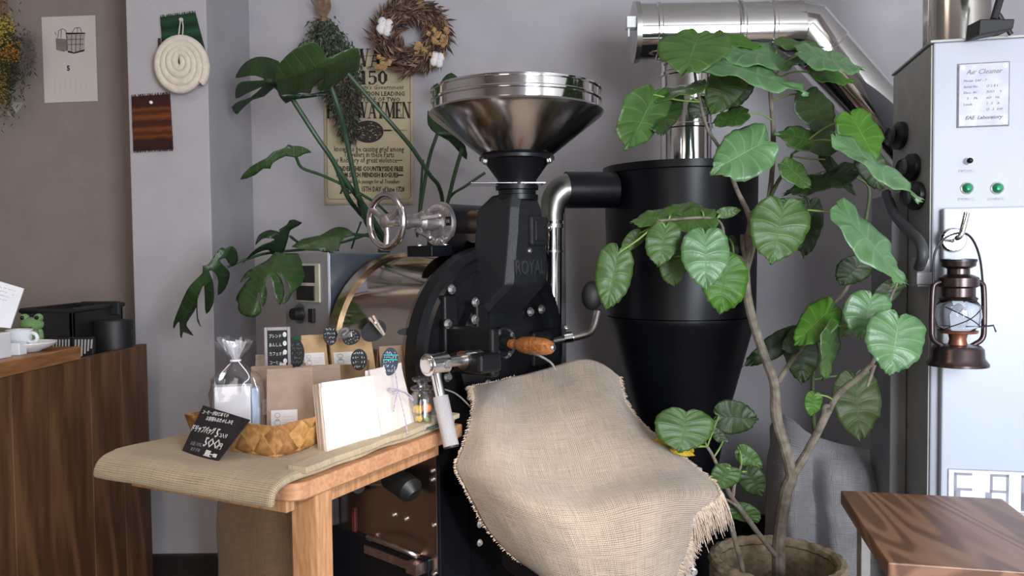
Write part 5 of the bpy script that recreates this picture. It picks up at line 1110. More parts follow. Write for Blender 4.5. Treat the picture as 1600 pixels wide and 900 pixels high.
for k in range(steps):
    t = k/(steps-1); a = t*turns*2*math.pi-1.2; rad = (3+t*37*1.0)*sp_
    asp = 1.12 if t > .3 else 1.12+.5*(1-t/.3); pts.append(rcn+V((math.cos(a)*rad/1.02, -.002*(1-t), -math.sin(a)*rad*asp-(t*8*sp_))))
pts[-1] = pts[-1]+V((0, .0, .008))
put('rope', MB().tube(pts, [.0105+.003*min(1, t_*3/steps) for t_ in range(steps)], 12), mat('white_cotton_rope', (.68, .61, .52), .9, 0, .08, 60, .5, 120), rp_)
put('hanging_loop', MB().tube(smoothpts([W(279, 56, YP-.03), W(281, 40, YP-.03), W(283, 28, YP-.026), W(286, 40, YP-.03), W(285, 56, YP-.03)]), .002, 6), mat('loop_cord', (.55, .50, .42), .9), rp_)
tag(put('wall_pin', MB().ball(W(283, 31, YP-.02), .007, 2), WHITEP), 'white pin carrying the rope coil', 'pin')
tag(put('brown_tassel', MB().tube([W(249, 60, YP-.008), W(250, 84, YP-.008)], [.004, .006], 8), mat('dark_brown_wool', (.06, .025, .02), .95)), 'short dark brown wool tassel at the left of the rope coil', 'tassel')

# dried things
def blade(mb, p, d, l, w_, up):
    d = V(d).normalized(); s_ = d.cross(V(up)); s_ = s_.normalized() if s_.length > 1e-4 else V((1, 0, 0)); n_ = s_.cross(d)
    a = p; b = p+d*l*.45+s_*w_/2+n_*l*.05; c = p+d*l*.45-s_*w_/2+n_*l*.05; e = p+d*l; f = p+d*l*.45-n_*w_*.25
    v = [mb.b.verts.new(q) for q in (a, b, e, c, f)]
    for t in ((0, 1, 4), (1, 2, 4), (2, 3, 4), (3, 0, 4)): mb.b.faces.new([v[i] for i in t])
rng = random.Random(11)
wc = W(645, 58, YB-.035); ws = YB/F; wr = thing('dried_wreath', 'round wreath of dried brown leaves and cotton on the back wall', 'wreath', wc)
cols = [mat('dry_leaf_brown', (.14, .08, .055), .8, 0, .4, 60), mat('dry_leaf_pale', (.30, .20, .13), .8, 0, .3, 60), mat('dry_leaf_dark', (.045, .025, .022), .8, 0, .4, 60)]
put('wreath_ring', MB().tube([wc+V((math.cos(a)*40*ws, 0, math.sin(a)*38*ws)) for a in [k*2*math.pi/40 for k in range(40)]], 14*ws, 10, closed=True), cols[2], wr)
for ci, (n_, l_) in enumerate(((800, .055), (420, .05), (380, .05))):
    mb = MB()
    for k in range(n_):
        a = rng.random()*6.283; rad = rng.uniform(26, 56)*ws; q = rng.uniform(-.03, .0)
        p = wc+V((math.cos(a)*rad, q-.012, math.sin(a)*rad*.97)); ta = a-math.pi/2+rng.uniform(-1.1, .9)+(rad/ws-40)*.012
        d = V((math.cos(ta), rng.uniform(-.45, .1), math.sin(ta))); blade(mb, p, d, l_*rng.uniform(.5, 1.1), rng.uniform(.005, .012), (0, -1, rng.uniform(-.4, .4)))
    put('dried_leaves', mb, cols[ci], wr, kind='stuff')
COT = mat('cotton_white', (.80, .76, .74), .95, 0, .04, 40, .5, 90)
for (px, py, s_) in ((601, 42, 1.0), (683, 93, .85)):
    mb = MB(); c = W(px, py, YB-.075)
    for k in range(4): a = k*1.57+.5; mb.ball(c+V((math.cos(a)*.017*s_, 0, math.sin(a)*.018*s_)), .019*s_, 3, (.9, .8, 1.1))
    put('cotton_boll', mb, COT, wr, label='white cotton boll')
HY = mat('ochre_hydrangea', (.36, .22, .09), .85, 0, .3, 60)
for (px, py, n_, sp) in ((685, 58, 26, 16), (662, 76, 18, 12), (599, 97, 14, 12)):
    mb = MB()
    for k in range(n_):
        c = W(px+rng.uniform(-sp, sp), py+rng.uniform(-sp*.8, sp*.8), YB-.075-rng.random()*.01)
        for j in range(4): a = j*1.57+rng.random(); mb.ball(c+V((math.cos(a)*.005, 0, math.sin(a)*.005)), .006, 1, (1, .35, 1))
    put('dried_blossom', mb, HY, wr, label='ochre dried blossom cluster')
# hanging dried bunch
hb = thing('hanging_dried_bunch', 'dried herb bunch hanging upside down from twine over the poster', 'dried flowers', W(505, 30, YB-.06))
mb = MB()
for k in range(9):
    x = 497+k*2.4; mb.tube(smoothpts([W(x+rng.uniform(-8, 8)*1.2, -22, YB-.06), W(x, 10, YB-.06), W(505+(x-505)*.4, 30, YB-.06), W(510+(x-505)*1.2, 60, YB-.07)]), .004, 6)
mb.tube([W(486, 0, YB-.06), W(503, 26, YB-.07)], .003, 5)
put('stem_bundle', mb, mat('dried_stem', (.20, .13, .08), .9, 0, .3, 60), hb)
tb_ = [W(506+math.cos(k*.6)*9, 29+k*.25, YB-.06-.02*math.sin(k*.6)) for k in range(22)]
put('twine', MB().tube(tb_, .0028, 6).tube([W(490, 28, YB-.06), W(500, 29, YB-.08)], .003, 6).tube(smoothpts([W(513, 32, YB-.08), W(524, 42, YB-.07), W(532, 52, YB-.07)]), .0018, 5), TWINE, hb)
dg = [mat('dried_green', (.06, .075, .04), .9, 0, .4, 50), mat('dried_brownish', (.10, .06, .05), .9, 0, .4, 50), mat('dried_greygreen', (.15, .17, .13), .9, 0, .3, 50)]
axis_ = smoothpts([W(508, 38, YB-.06), W(515, 75, YB-.07), W(530, 120, YB-.06), W(540, 165, YB-.05), W(547, 215, YB-.04)], 10)
wid = lambda t: (20+32*math.sin(min(1, t*2.2)*1.57))*(1-max(0, t-.35)/.65*.85)
for ci, n_ in enumerate((2600, 1500, 900)):
    mb = MB()
    for k in range(n_):
        t = rng.random()**.9; i = min(len(axis_)-1, int(t*(len(axis_)-1))); c = axis_[i]; wd = wid(t)*ws
        p = c+V((max(-.8, min(.8, rng.gauss(0, .38)))*wd, rng.uniform(-.05, .02), rng.uniform(-.02, .02)))
        if ci == 1 and t < .4: continue
        blade(mb, p, (rng.uniform(-.7, .7), rng.uniform(-.6, .2), -rng.uniform(.2, 1)), rng.uniform(.014, .038), rng.uniform(.003, .009), (0, -1, 0))
    put('dried_foliage', mb, dg[ci], hb, kind='stuff')
# dried bouquet at the left edge
YD = YL-.07; db = thing('dried_bouquet', 'dried bouquet of yellow and orange flowers hanging at the left edge', 'dried flowers', W(15, 80, YD))
bq = [('dark_sprigs', mat('bouquet_dark_green', (.045, .05, .02), .9, 0, .4, 40), 1400, (8, 100), (24, 55), .022, .004), ('grey_sprigs', mat('bouquet_grey', (.20, .175, .16), .9, 0, .3, 60), 1500, (44, 85), (9, 24), .018, .0022), ('orange_flowers', mat('bouquet_orange', (.42, .20, .03), .8, 0, .3, 60), 800, (14, 82), (17, 12), .010, .005), ('yellow_flowers', mat('bouquet_yellow', (.45, .36, .06), .8, 0, .3, 60), 300, (8, 45), (12, 18), .010, .006), ('yellow_sprigs', mat('bouquet_mustard', (.30, .22, .05), .8, 0, .3, 60), 700, (4, 120), (8, 35), .012, .004)]
for nm, m_, n_, c_, s_, l_, w_ in bq:
    mb = MB()
    for k in range(n_):
        px = rng.gauss(c_[0], s_[0]*.6); py = rng.gauss(c_[1], s_[1]*.6)
        if px > 60: continue
        blade(mb, W(px, py, YD-rng.random()*.05), (rng.uniform(-.8, .8), rng.uniform(-.8, .3), rng.uniform(-1, .6)), l_*rng.uniform(.5, 1.3), w_*rng.uniform(.7, 1.4), (0, -1, 0))
    put(nm, mb, m_, db, kind='stuff')
EU = mat('eucalyptus_leaf', (.28, .28, .22), .8, 0, .15, 30)
for pts in (((10, 140), (22, 137), (26, 143), (19, 150)), ((12, 160), (38, 160), (33, 168), (25, 178), (20, 168)), ((11, 170), (20, 182), (17, 186), (12, 183))):
    mb = MB(); q = [W(x, y, YD-.03+.01*(i % 2)) for i, (x, y) in enumerate(pts)]; n_ = len(q); mb.prim(q+[p+V((0, .0015, 0)) for p in q], [tuple(range(n_)), tuple(range(n_, 2*n_))[::-1]]+[(i, i+n_, (i+1) % n_+n_, (i+1) % n_) for i in range(n_)]); put('pale_leaf', mb, EU, db)
put('stem_bundle', MB().tube([W(5, -30, YD), W(8, 60, YD-.01)], .012, 8), MATS['dried_stem'], db)

# ================================================================ MONSTERA (traced lobed leaves, bent in depth)
mo = thing('monstera', 'monstera plant with split dark green leaves growing behind the roaster', 'potted plant', (W(600, 500, 2.84).x, 2.84, 0))
mpx = W(600, 500, 2.84).x
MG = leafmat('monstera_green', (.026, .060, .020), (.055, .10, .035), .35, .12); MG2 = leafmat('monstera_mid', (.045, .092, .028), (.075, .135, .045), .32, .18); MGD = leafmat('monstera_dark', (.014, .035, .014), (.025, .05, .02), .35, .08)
def traced(pts, ox, oy, s_, Y, gx, gy, m, bend=0, fold=None):
    px = [(ox+x/s_, oy+y/s_) for x, y in pts]; cx_ = sum(p[0] for p in px)/len(px); cy_ = sum(p[1] for p in px)/len(px)
    # smooth outline
    q = catmull([V((x, y, 0)) for x, y in px]+[V((px[0][0], px[0][1], 0))], 2)[:-1]
    from mathutils.geometry import delaunay_2d_cdt
    nq = len(q); pv = [V((p.x, p.y)) for p in q]
    def inside(x, y):
        c = False
        for i in range(nq):
            a, b = pv[i], pv[i-1]
            if (a.y > y) != (b.y > y) and x < (b.x-a.x)*(y-a.y)/(b.y-a.y)+a.x: c = not c
        return c
    x0, x1 = min(p.x for p in pv), max(p.x for p in pv); y0, y1 = min(p.y for p in pv), max(p.y for p in pv)
    gy_, y = [], y0+2
    while y < y1:
        x = x0+2
        while x < x1:
            if inside(x, y) and min((V((x, y))-p).length for p in pv) > 2: gy_.append(V((x, y)))
            x += 5
        y += 5
    vo, eo, fo, *_r2 = delaunay_2d_cdt(pv+gy_, [(i, (i+1) % nq) for i in range(nq)], [], 1, 1e-4)
    bm = bmesh.new(); vs = [bm.verts.new((p.x, p.y, 0)) for p in vo]
    for f in fo:
        c_ = sum((vo[i] for i in f), V((0, 0)))/len(f)
        if inside(c_.x, c_.y):
            f_ = bm.faces.new([vs[i] for i in f])
    for v in [v for v in bm.verts if not v.link_faces]: bm.verts.remove(v)
    uvl = bm.loops.layers.uv.verify()
    W_ = max(p[0] for p in px)-min(p[0] for p in px); H__ = max(p[1] for p in px)-min(p[1] for p in px)
    for f in bm.faces:
        for l in f.loops:
            x, y = l.vert.co.x, l.vert.co.y; (fx0, fy0), (fx1, fy1) = fold or ((cx_-W_/2, cy_), (cx_+W_/2, cy_))
            dx, dy = fx1-fx0, fy1-fy0; LL = math.hypot(dx, dy); t = ((x-fx0)*dx+(y-fy0)*dy)/LL/LL; d_ = ((x-fx0)*dy-(y-fy0)*dx)/LL
            l[uvl].uv = (t*1.0+abs(d_)/LL*.35, abs(d_)/(LL*.5))
    (fx0, fy0), (fx1, fy1) = fold or ((cx_-W_/2, cy_), (cx_+W_/2, cy_)); dx, dy = fx1-fx0, fy1-fy0; LL = math.hypot(dx, dy)
    for v in bm.verts:
        x, y = v.co.x, v.co.y; d_ = ((x-fx0)*dy-(y-fy0)*dx)/LL; t = ((x-fx0)*dx+(y-fy0)*dy)/LL/LL
        v.co = W(x, y, Y+gx*(x-cx_)/100+gy*(y-cy_)/100+abs(d_)/LL*.16+bend*(t-.5)**2+.002*math.sin(t*18))
    mb = MB(); mb.b.free(); mb.b = bm
    return put('leaf', mb, m, mo, solid=.0014, sharp=0)
c3 = (340, 0, 2.726); c4_ = (260, 320, 3.75)
traced([(240, 300), (290, 240), (350, 195), (405, 178), (445, 205), (465, 247), (540, 215), (598, 205), (605, 255), (600, 298), (550, 318), (520, 345), (470, 378), (435, 384), (424, 374), (450, 348), (448, 338), (424, 352), (402, 378), (395, 398), (355, 395), (290, 412), (262, 408), (255, 370)], *c3, 2.42, .10, .25, MG2, .1, ((430, 125), (560, 85)))
traced([(262, 262), (215, 245), (165, 243), (120, 265), (90, 300), (78, 332), (120, 325), (160, 322), (195, 335), (190, 342), (130, 345), (95, 352), (78, 375), (78, 420), (120, 400), (175, 375), (188, 372), (140, 415), (95, 430), (60, 455), (80, 487), (100, 470), (150, 425), (200, 410), (240, 375), (262, 400), (285, 430), (275, 330)], *c3, 2.55, -.05, .1, MG, .1, ((440, 130), (368, 125)))
traced([(400, 650), (385, 635), (350, 622), (320, 622), (300, 615), (285, 630), (235, 648), (210, 672), (140, 710), (95, 765), (160, 745), (195, 718), (225, 718), (235, 695), (290, 665), (335, 672), (370, 655)], *c3, 2.5, .1, .2, MG2, .1, ((486, 238), (376, 278)))
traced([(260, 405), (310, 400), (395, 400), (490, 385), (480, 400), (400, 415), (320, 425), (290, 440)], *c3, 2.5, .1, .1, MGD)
traced([(1068, 365), (1060, 352), (1030, 335), (995, 310), (960, 335), (945, 380), (1000, 400)], *c3, 2.78, 0, .2, MG)
traced([(895, 470), (920, 495), (960, 540), (1000, 570), (1055, 620), (1062, 680), (1030, 650), (985, 600), (930, 570), (895, 530)], *c3, 2.78, 0, .1, MG)
traced([(418, 330), (415, 280), (395, 248), (370, 243), (345, 258), (325, 250), (300, 270), (260, 330), (235, 355), (212, 358), (210, 400), (160, 450), (120, 500), (75, 600), (42, 690), (45, 725), (75, 682), (80, 770), (92, 775), (100, 745), (160, 768), (125, 720), (120, 690), (165, 620), (175, 600), (180, 680), (205, 718), (185, 660), (182, 560), (200, 510), (220, 470), (225, 560), (232, 640), (270, 590), (280, 520), (270, 440), (250, 385), (285, 400), (305, 450), (300, 530), (345, 490), (370, 420), (365, 385), (330, 350), (312, 325), (345, 312), (362, 340), (390, 362)], *c4_, 2.30, .15, .15, MG, .15, ((350, 400), (285, 500)))
traced([(640, 275), (700, 285), (760, 285), (805, 310), (815, 370), (805, 440), (770, 490), (735, 520), (715, 560), (678, 583), (722, 505), (715, 465), (690, 440), (662, 402), (644, 398), (670, 430), (686, 480), (690, 530), (668, 585), (652, 570), (636, 530), (622, 470), (612, 428), (600, 420), (586, 437), (580, 470), (588, 510), (585, 555), (566, 598), (556, 560), (545, 518), (537, 520), (546, 560), (556, 610), (545, 640), (515, 658), (470, 655), (435, 635), (420, 608), (422, 578), (408, 556), (418, 525), (440, 490), (470, 450), (490, 428), (476, 424), (430, 458), (465, 400), (500, 375), (545, 350), (590, 325)], *c4_, 2.2, .05, -.12, MG2, .1, ((430, 408), (395, 490)))
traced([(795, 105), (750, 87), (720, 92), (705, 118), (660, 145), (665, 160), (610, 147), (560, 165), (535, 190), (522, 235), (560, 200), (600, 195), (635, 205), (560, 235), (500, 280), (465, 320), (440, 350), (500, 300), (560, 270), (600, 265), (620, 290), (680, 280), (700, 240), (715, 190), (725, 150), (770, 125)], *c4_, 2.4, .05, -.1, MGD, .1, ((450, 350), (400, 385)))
traced([(735, 245), (800, 200), (900, 180), (960, 145), (1010, 130), (1060, 140), (1100, 172), (1075, 185), (1035, 200), (1010, 260), (1000, 272), (830, 268)], *c4_, 2.5, 0, -.2, MG2, .05, ((550, 360), (456, 386)))
stems = [(c3, [(320, 425), (420, 580), (500, 700), (550, 830), (600, 900), (700, 1010)], .013, 2.55), (c3, [(485, 375), (520, 480), (550, 600), (600, 840), (620, 900), (715, 1015)], .013, 2.5), (c3, [(555, 315), (690, 470), (820, 620), (900, 740), (945, 800), (955, 900), (900, 1050)], .011, 2.45), (c3, [(335, 672), (360, 715), (440, 745), (560, 800), (680, 870), (760, 950)], .008, 2.55), (c3, [(935, 572), (900, 680), (865, 880), (850, 1000)], .010, 2.78), (c3, [(1042, 632), (1010, 740), (980, 860), (940, 1010)], .011, 2.78), (c3, [(1140, 735), (1060, 790), (990, 840), (950, 950)], .008, 2.8), (c3, [(875, 680), (860, 880), (850, 1010)], .007, 2.8),
         (c4_, [(355, 365), (450, 325), (560, 290), (660, 275), (800, 262), (950, 240), (1130, 190), (1250, 140)], .007, 2.42), (c4_, [(725, 185), (775, 220), (850, 250), (1000, 290)], .007, 2.5), (c4_, [(1090, 172), (1190, 185), (1260, 230)], .008, 2.6), (c4_, [(1140, 100), (1110, 180), (1085, 255)], .005, 2.75), (c3, [(600, 830), (620, 880), (640, 960), (720, 1040)], .013, 2.6), (c3, [(500, 700), (560, 790), (640, 900), (740, 1060)], .014, 2.62)]
STM = mat('monstera_stem', (.03, .07, .03), .45, 0, .25, 40)
for (ox, oy, s_), pts, r_, Y in stems:
    n_ = len(pts); P = [W(ox+x/s_, oy+y/s_, Y+(2.82-Y)*(i/(n_-1))**1.5) for i, (x, y) in enumerate(pts)]
    put('leaf_stalk', MB().tube(smoothpts(P), r_*.62, 8), STM, mo)
P = [V((mpx+.04, 2.84, .45)), V((mpx+.02, 2.84, .7)), W(600, 385, 2.83)]
put('main_stem', MB().tube(smoothpts(P), .022, 10), STM, mo)
put('pot', MB().lathe([(0, 0), (.10, 0), (.13, .30), (.14, .30), (.14, .34), (.125, .34), (.12, .32), (0, .32)], Matrix.Translation((mpx, 2.86, .15)), 40), mat('terracotta', (.35, .15, .09), .8, 0, .15, 30), mo)
put('pot_stand', MB().lathe([(.10, 0), (.10, .15), (0, .15)], Matrix.Translation((mpx, 2.86, 0)), 24), BLACKS, mo)
# ================================================================ FICUS UMBELLATA IN A SEAGRASS BASKET
pb_ = W(1214, 880, 2.0); PXc, PYc, PZt = pb_.x, 2.0, .342
fb = thing('seagrass_basket', 'round braided seagrass basket holding the ficus, at the bottom right of centre', 'basket', (PXc, PYc, 0))
SG = mat('seagrass_braid', (.27, .20, .12), .85, 0, .35, 45, .7, 160, col2=(.42, .33, .22))
RB = .155; nr = 17
put('basket_wall', MB().lathe([(0, .01), (.13, .01), (RB-.004, .12), (RB-.004, PZt-.01), (RB-.012, PZt-.01), (RB-.012, .12), (.12, .02), (0, .02)], Matrix.Translation((PXc, PYc, 0)), 40), SG, fb)
coil_me = None
for k in range(nr):
    z = .02+k*(PZt-.02)/(nr-1); rad = RB if z > .12 else .13+(RB-.13)*z/.12
    mb = MB(); seg = 96
    mb.tube([V((PXc+math.cos(a)*(rad), PYc+math.sin(a)*rad, z)) for a in [i*2*math.pi/seg for i in range(seg)]], [(.0125 if k < nr-1 else .0145)*(1+.13*math.sin(i*2*math.pi/seg*24+k*1.6)) for i in range(seg)], 7, closed=True)
    put('braid_coil', mb, SG, fb)
tag(put('soil', MB().lathe([(0, .25), (.08, .253), (.142, .245), (.142, .20), (0, .20)], Matrix.Translation((PXc, PYc, 0)), 32), mat('potting_soil', (.035, .025, .018), .95, 0, .4, 80, .8, 90)), 'dark potting soil inside the seagrass basket', 'soil')
fi = thing('ficus_tree', 'tall branching ficus with large heart-shaped green leaves in the seagrass basket', 'potted tree', (PXc, PYc, .25))
BARK = mat('ficus_bark', (.15, .12, .09), .85, 0, .35, 40, .5, 120, col2=(.26, .225, .17)); TWIGG = mat('young_green_twig', (.06, .085, .03), .6, 0, .3, 50)
branches = [
 ('trunk', BARK, [(1217, 960, 2.0, 24), (1217, 900, 2.0, 21), (1217, 850, 2.0, 20), (1223, 800, 2.0, 20), (1229, 765, 2.0, 20), (1237, 742, 2.0, 19), (1227, 700, 2.0, 18), (1213, 650, 2.0, 17), (1210, 600, 2.0, 15), (1192, 550, 2.0, 14), (1172, 485, 1.99, 14), (1165, 430, 1.98, 13), (1169, 375, 1.98, 12), (1172, 342, 1.98, 9), (1152, 298, 1.97, 7), (1138, 262, 1.97, 6), (1122, 228, 1.98, 5), (1104, 198, 1.98, 5), (1092, 150, 1.98, 5), (1085, 110, 1.97, 4), (1082, 70, 1.96, 3)]),
 ('branch', BARK, [(1237, 745, 2.0, 14), (1262, 705, 1.98, 13), (1285, 660, 1.96, 12), (1308, 618, 1.94, 10), (1340, 590, 1.92, 9), (1364, 565, 1.90, 7), (1372, 535, 1.90, 5), (1390, 470, 1.90, 4), (1400, 448, 1.90, 4)]),
 ('branch', BARK, [(1168, 420, 1.98, 8), (1182, 370, 2.02, 8), (1200, 318, 2.05, 9), (1207, 260, 2.05, 8), (1208, 200, 2.05, 8), (1204, 150, 2.05, 7), (1203, 128, 2.05, 6)]),
 ('branch', TWIGG, [(1202, 312, 2.05, 7), (1215, 285, 2.03, 6), (1230, 262, 2.02, 5), (1238, 240, 2.02, 4)]),
 ('branch', BARK, [(1168, 408, 1.98, 7), (1150, 400, 1.95, 6), (1133, 388, 1.92, 5), (1127, 350, 1.90, 4), (1100, 340, 1.90, 4), (1030, 345, 1.90, 4)]),
 ('branch_stump', BARK, [(1164, 405, 1.97, 6), (1160, 385, 1.96, 6), (1160, 366, 1.96, 7)]),
 ('branch', BARK, [(1215, 598, 2.0, 9), (1238, 562, 2.02, 8), (1262, 530, 2.05, 6), (1275, 490, 2.08, 5), (1295, 480, 2.08, 6), (1320, 455, 2.08, 7), (1336, 420, 2.08, 5)]),
 ('branch', TWIGG, [(1275, 690, 1.99, 7), (1270, 640, 2.05, 7), (1271, 560, 2.08, 6), (1272, 480, 2.1, 5), (1268, 475, 2.1, 5)]),
 ('branch_stump', BARK, [(1278, 672, 1.97, 8), (1286, 648, 1.95, 8), (1288, 636, 1.94, 9), (1296, 634, 1.94, 5)]),
 ('branch', TWIGG, [(1320, 455, 2.08, 6), (1345, 400, 2.1, 6), (1352, 350, 2.1, 6), (1358, 295, 2.1, 5), (1335, 275, 2.1, 4)]),
 ('branch', BARK, [(1212, 868, 1.99, 8), (1190, 840, 1.97, 8), (1160, 800, 1.95, 8), (1142, 775, 1.94, 8), (1130, 750, 1.93, 7), (1115, 715, 1.92, 5), (1105, 698, 1.91, 5)]),
 ('branch', BARK, [(1168, 950, 1.96, 8), (1160, 890, 1.95, 8), (1150, 850, 1.94, 8), (1143, 822, 1.94, 9)]),
 ('branch', BARK, [(1145, 775, 1.94, 6), (1149, 750, 1.94, 5), (1158, 728, 1.94, 4)]),
 ('branch', BARK, [(1150, 790, 1.94, 5), (1138, 782, 1.93, 4), (1120, 776, 1.92, 4)]),
 ('branch_stump', BARK, [(1366, 570, 1.90, 6), (1360, 590, 1.90, 5), (1355, 604, 1.9, 4)]),
]
nodes_ = []
for nm, m_, pts in branches:
    P = smoothpts([W(x, y, Y) for x, y, Y, r_ in pts], 5); rr_ = []
    for i in range(len(pts)-1):
        for k in range(5): t = k/5; rr_.append((pts[i][3]*(1-t)+pts[i+1][3]*t)*2.0/F/2)
    rr_.append(pts[-1][3]*2.0/F/2)
    rr_ = [max(.0016, r_*(1+.10*noise.noise(V((i*.9, len(pts), 0))))) for i, r_ in enumerate(rr_)]
    put(nm, MB().tube(P, rr_, 10), m_, fi)
    if nm != 'branch_stump':
        nodes_ += [(p, r_) for p, r_ in zip(P, rr_) if r_ < .0085]
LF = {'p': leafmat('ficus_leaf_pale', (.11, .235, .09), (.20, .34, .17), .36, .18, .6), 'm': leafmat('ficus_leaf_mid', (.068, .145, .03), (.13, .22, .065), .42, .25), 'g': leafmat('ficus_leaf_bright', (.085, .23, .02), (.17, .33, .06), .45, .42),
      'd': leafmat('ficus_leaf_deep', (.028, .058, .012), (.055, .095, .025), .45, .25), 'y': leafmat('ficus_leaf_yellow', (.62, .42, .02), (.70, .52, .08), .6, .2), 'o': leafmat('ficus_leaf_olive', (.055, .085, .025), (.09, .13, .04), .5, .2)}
PET = mat('petiole_green', (.20, .32, .08), .5, 0, .15, 40)
PROF = catmull([V((x, y, 0)) for x, y in ((0, 0), (-.085, .10), (-.125, .30), (-.10, .55), (0, .80), (.15, .97), (.33, 1.0), (.52, .93), (.68, .78), (.82, .56), (.91, .32), (.97, .11), (1.03, 0))], 3)
def leaf(bx, by, tx_, ty_, sx, sy, Y, dYt=-.03, dYs=0.0, c='m', fold=.18, droop=.12, wav=.03, attach=None, seed=None, curl=0):
    seed = seed if seed is not None else bx*7+by; rr = random.Random(seed)
    base = W(bx, by, Y); tip = W(tx_, ty_, Y+dYt); mid = W(bx+sx, by+sy, Y+dYs); T = tip-base; S = mid-base
    Nn = S.cross(T); 
    if Nn.length < 1e-7: Nn = V((0, -1, 0))
    Nn.normalize()
    if Nn.dot(V((0, -1, 0)))+.3*Nn.z < 0: Nn = -Nn
    L_ = max(T.length, S.length*1.2); n = len(PROF); m = 7; mb = MB(); bm = mb.b; uvl = bm.loops.layers.uv.verify(); ph_ = rr.random()*6
    for sgn in (-1, 1):
        vs = []
        for k, pr in enumerate(PROF):
            t = k/(n-1); mk = max(0, (t-.04)/.96)*.93*(1 if t < 1 else 1); mids = min(1.0, mk**1.15) if k < n-1 else 1.03
            row = []
            for j in range(m+1):
                v = j/m; s_ = mids+(pr.x-mids)*v; w_ = pr.y*v
                bow = math.sin(v*math.pi)*.035
                s_ -= bow
                out = (T*s_+S*(sgn*w_))
                nf = math.pi*8
                rip = (math.cos(t*nf*1.0*2)*.5)*.022*math.sin(min(1, v*1.3)*1.57)
                h = -fold*w_*w_*.35 + fold*.28*w_ - droop*(max(0, s_)**2)*.6 + rip + wav*v*v*math.sin(t*21+ph_+sgn)+curl*w_**3*sgn
                edge = 1+(.018*math.sin(t*70+ph_) if v == 1 else 0)
                row.append(bm.verts.new(base+out*edge+Nn*h*L_))
            vs.append(row)
        for k in range(n-1):
            for j in range(m):
                q = (vs[k][j], vs[k][j+1], vs[k+1][j+1], vs[k+1][j])
                try: f = bm.faces.new(q if sgn > 0 else q[::-1])
                except ValueError: continue
                cc = ((k, j), (k, j+1), (k+1, j+1), (k+1, j)); cc = cc if sgn > 0 else cc[::-1]
                for l, (a, b) in zip(f.loops, cc): l[uvl].uv = (a/(n-1), b/m)
    bmesh.ops.remove_doubles(bm, verts=bm.verts, dist=.0004)
    o = put('leaf', mb, LF[c], fi, solid=.0009, sharp=0)
    # petiole to the nearest twig
    if attach: e = W(*attach)
    else:
        e = min(nodes_, key=lambda q: (q[0]-base).length+max(0, q[0].z-base.z)*.6)[0]
    d = e-base
    if d.length > .012:
        mdp = base.lerp(e, .5)+V((0, -.01, -.04*d.length if e.z > base.z else .08*d.length)); put('petiole', MB().tube(smoothpts([base+T*.02-Nn*.001, mdp, e], 6), .0022, 6), PET, o)
    return o
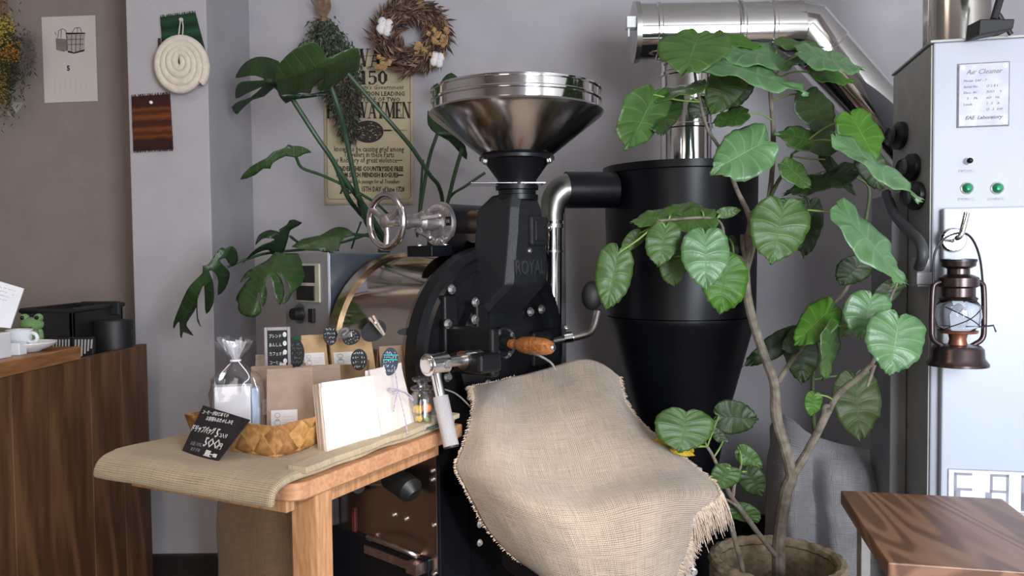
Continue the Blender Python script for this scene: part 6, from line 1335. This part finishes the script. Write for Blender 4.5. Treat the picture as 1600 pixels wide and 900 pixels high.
LV = [
 (1092, 55, 1072, 108, 56, 3, 1.94, -.14, .0, 'm', .1), (1128, 58, 1190, 68, 8, 12, 2.05, 0, -.05, 'g'), (1140, 78, 1258, 90, 3, 22, 1.98, .05, -.10, 'p', .1), (1100, 92, 1264, 133, -6, 17, 1.90, -.05, -.08, 'p', .1), (1252, 82, 1350, 102, 4, 19, 1.92, -.05, -.10, 'p', .15), (1270, 112, 1334, 124, 2, 12, 1.97, 0, -.05, 'g'), (1215, 66, 1290, 70, 0, 8, 2.05, 0, -.04, 'm'),
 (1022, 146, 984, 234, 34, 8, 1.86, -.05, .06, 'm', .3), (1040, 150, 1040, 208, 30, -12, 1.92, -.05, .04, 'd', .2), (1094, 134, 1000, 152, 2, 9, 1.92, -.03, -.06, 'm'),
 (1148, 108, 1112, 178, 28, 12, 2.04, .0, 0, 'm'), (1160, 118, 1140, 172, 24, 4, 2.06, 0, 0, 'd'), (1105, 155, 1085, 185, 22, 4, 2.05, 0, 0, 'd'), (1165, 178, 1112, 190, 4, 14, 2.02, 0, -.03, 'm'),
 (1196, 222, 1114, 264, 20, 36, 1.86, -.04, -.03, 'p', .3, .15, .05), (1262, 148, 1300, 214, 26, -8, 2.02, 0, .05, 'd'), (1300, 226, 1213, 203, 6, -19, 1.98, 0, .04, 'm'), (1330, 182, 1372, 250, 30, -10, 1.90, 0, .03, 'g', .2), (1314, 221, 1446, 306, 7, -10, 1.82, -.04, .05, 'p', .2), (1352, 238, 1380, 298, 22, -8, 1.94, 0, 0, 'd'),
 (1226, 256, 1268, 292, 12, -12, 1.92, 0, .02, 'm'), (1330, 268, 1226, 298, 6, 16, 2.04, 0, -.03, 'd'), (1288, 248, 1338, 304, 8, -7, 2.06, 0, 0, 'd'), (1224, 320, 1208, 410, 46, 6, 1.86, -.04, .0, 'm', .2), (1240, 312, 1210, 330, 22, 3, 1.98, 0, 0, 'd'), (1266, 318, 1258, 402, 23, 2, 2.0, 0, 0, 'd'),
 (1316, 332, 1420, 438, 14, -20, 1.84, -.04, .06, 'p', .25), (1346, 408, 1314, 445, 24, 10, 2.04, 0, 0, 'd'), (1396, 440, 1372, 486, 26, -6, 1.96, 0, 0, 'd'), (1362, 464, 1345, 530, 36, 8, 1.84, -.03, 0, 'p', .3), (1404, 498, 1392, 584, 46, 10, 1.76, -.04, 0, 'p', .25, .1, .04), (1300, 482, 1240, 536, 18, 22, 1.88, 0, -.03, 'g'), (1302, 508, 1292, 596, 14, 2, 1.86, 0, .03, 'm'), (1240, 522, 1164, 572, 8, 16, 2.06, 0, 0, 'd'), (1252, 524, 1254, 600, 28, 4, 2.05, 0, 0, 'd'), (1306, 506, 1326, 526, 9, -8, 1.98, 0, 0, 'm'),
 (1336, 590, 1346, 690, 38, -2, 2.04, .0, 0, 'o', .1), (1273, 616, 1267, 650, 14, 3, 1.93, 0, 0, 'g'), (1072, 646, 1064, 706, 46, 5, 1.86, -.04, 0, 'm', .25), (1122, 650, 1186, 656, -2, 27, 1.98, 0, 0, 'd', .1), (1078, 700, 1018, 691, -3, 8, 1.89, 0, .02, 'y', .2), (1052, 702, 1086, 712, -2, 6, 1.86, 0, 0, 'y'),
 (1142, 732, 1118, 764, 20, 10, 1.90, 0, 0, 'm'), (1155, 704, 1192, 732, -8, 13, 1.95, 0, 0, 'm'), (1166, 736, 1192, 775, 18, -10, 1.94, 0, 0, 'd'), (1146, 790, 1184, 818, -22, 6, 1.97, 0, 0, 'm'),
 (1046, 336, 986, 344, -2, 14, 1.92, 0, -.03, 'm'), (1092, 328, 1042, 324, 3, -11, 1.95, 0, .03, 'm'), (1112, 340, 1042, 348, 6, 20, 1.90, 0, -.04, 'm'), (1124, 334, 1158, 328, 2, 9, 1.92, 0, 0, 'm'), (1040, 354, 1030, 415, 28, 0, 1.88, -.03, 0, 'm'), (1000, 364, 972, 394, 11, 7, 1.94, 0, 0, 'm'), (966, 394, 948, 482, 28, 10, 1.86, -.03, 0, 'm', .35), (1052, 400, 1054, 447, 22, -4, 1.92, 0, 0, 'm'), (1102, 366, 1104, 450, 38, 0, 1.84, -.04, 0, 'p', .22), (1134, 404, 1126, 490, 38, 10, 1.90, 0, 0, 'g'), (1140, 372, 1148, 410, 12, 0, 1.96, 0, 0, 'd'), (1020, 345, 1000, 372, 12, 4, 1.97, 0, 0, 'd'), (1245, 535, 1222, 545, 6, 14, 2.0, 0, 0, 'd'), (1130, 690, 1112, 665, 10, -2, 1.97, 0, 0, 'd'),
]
for t in LV: leaf(*t)
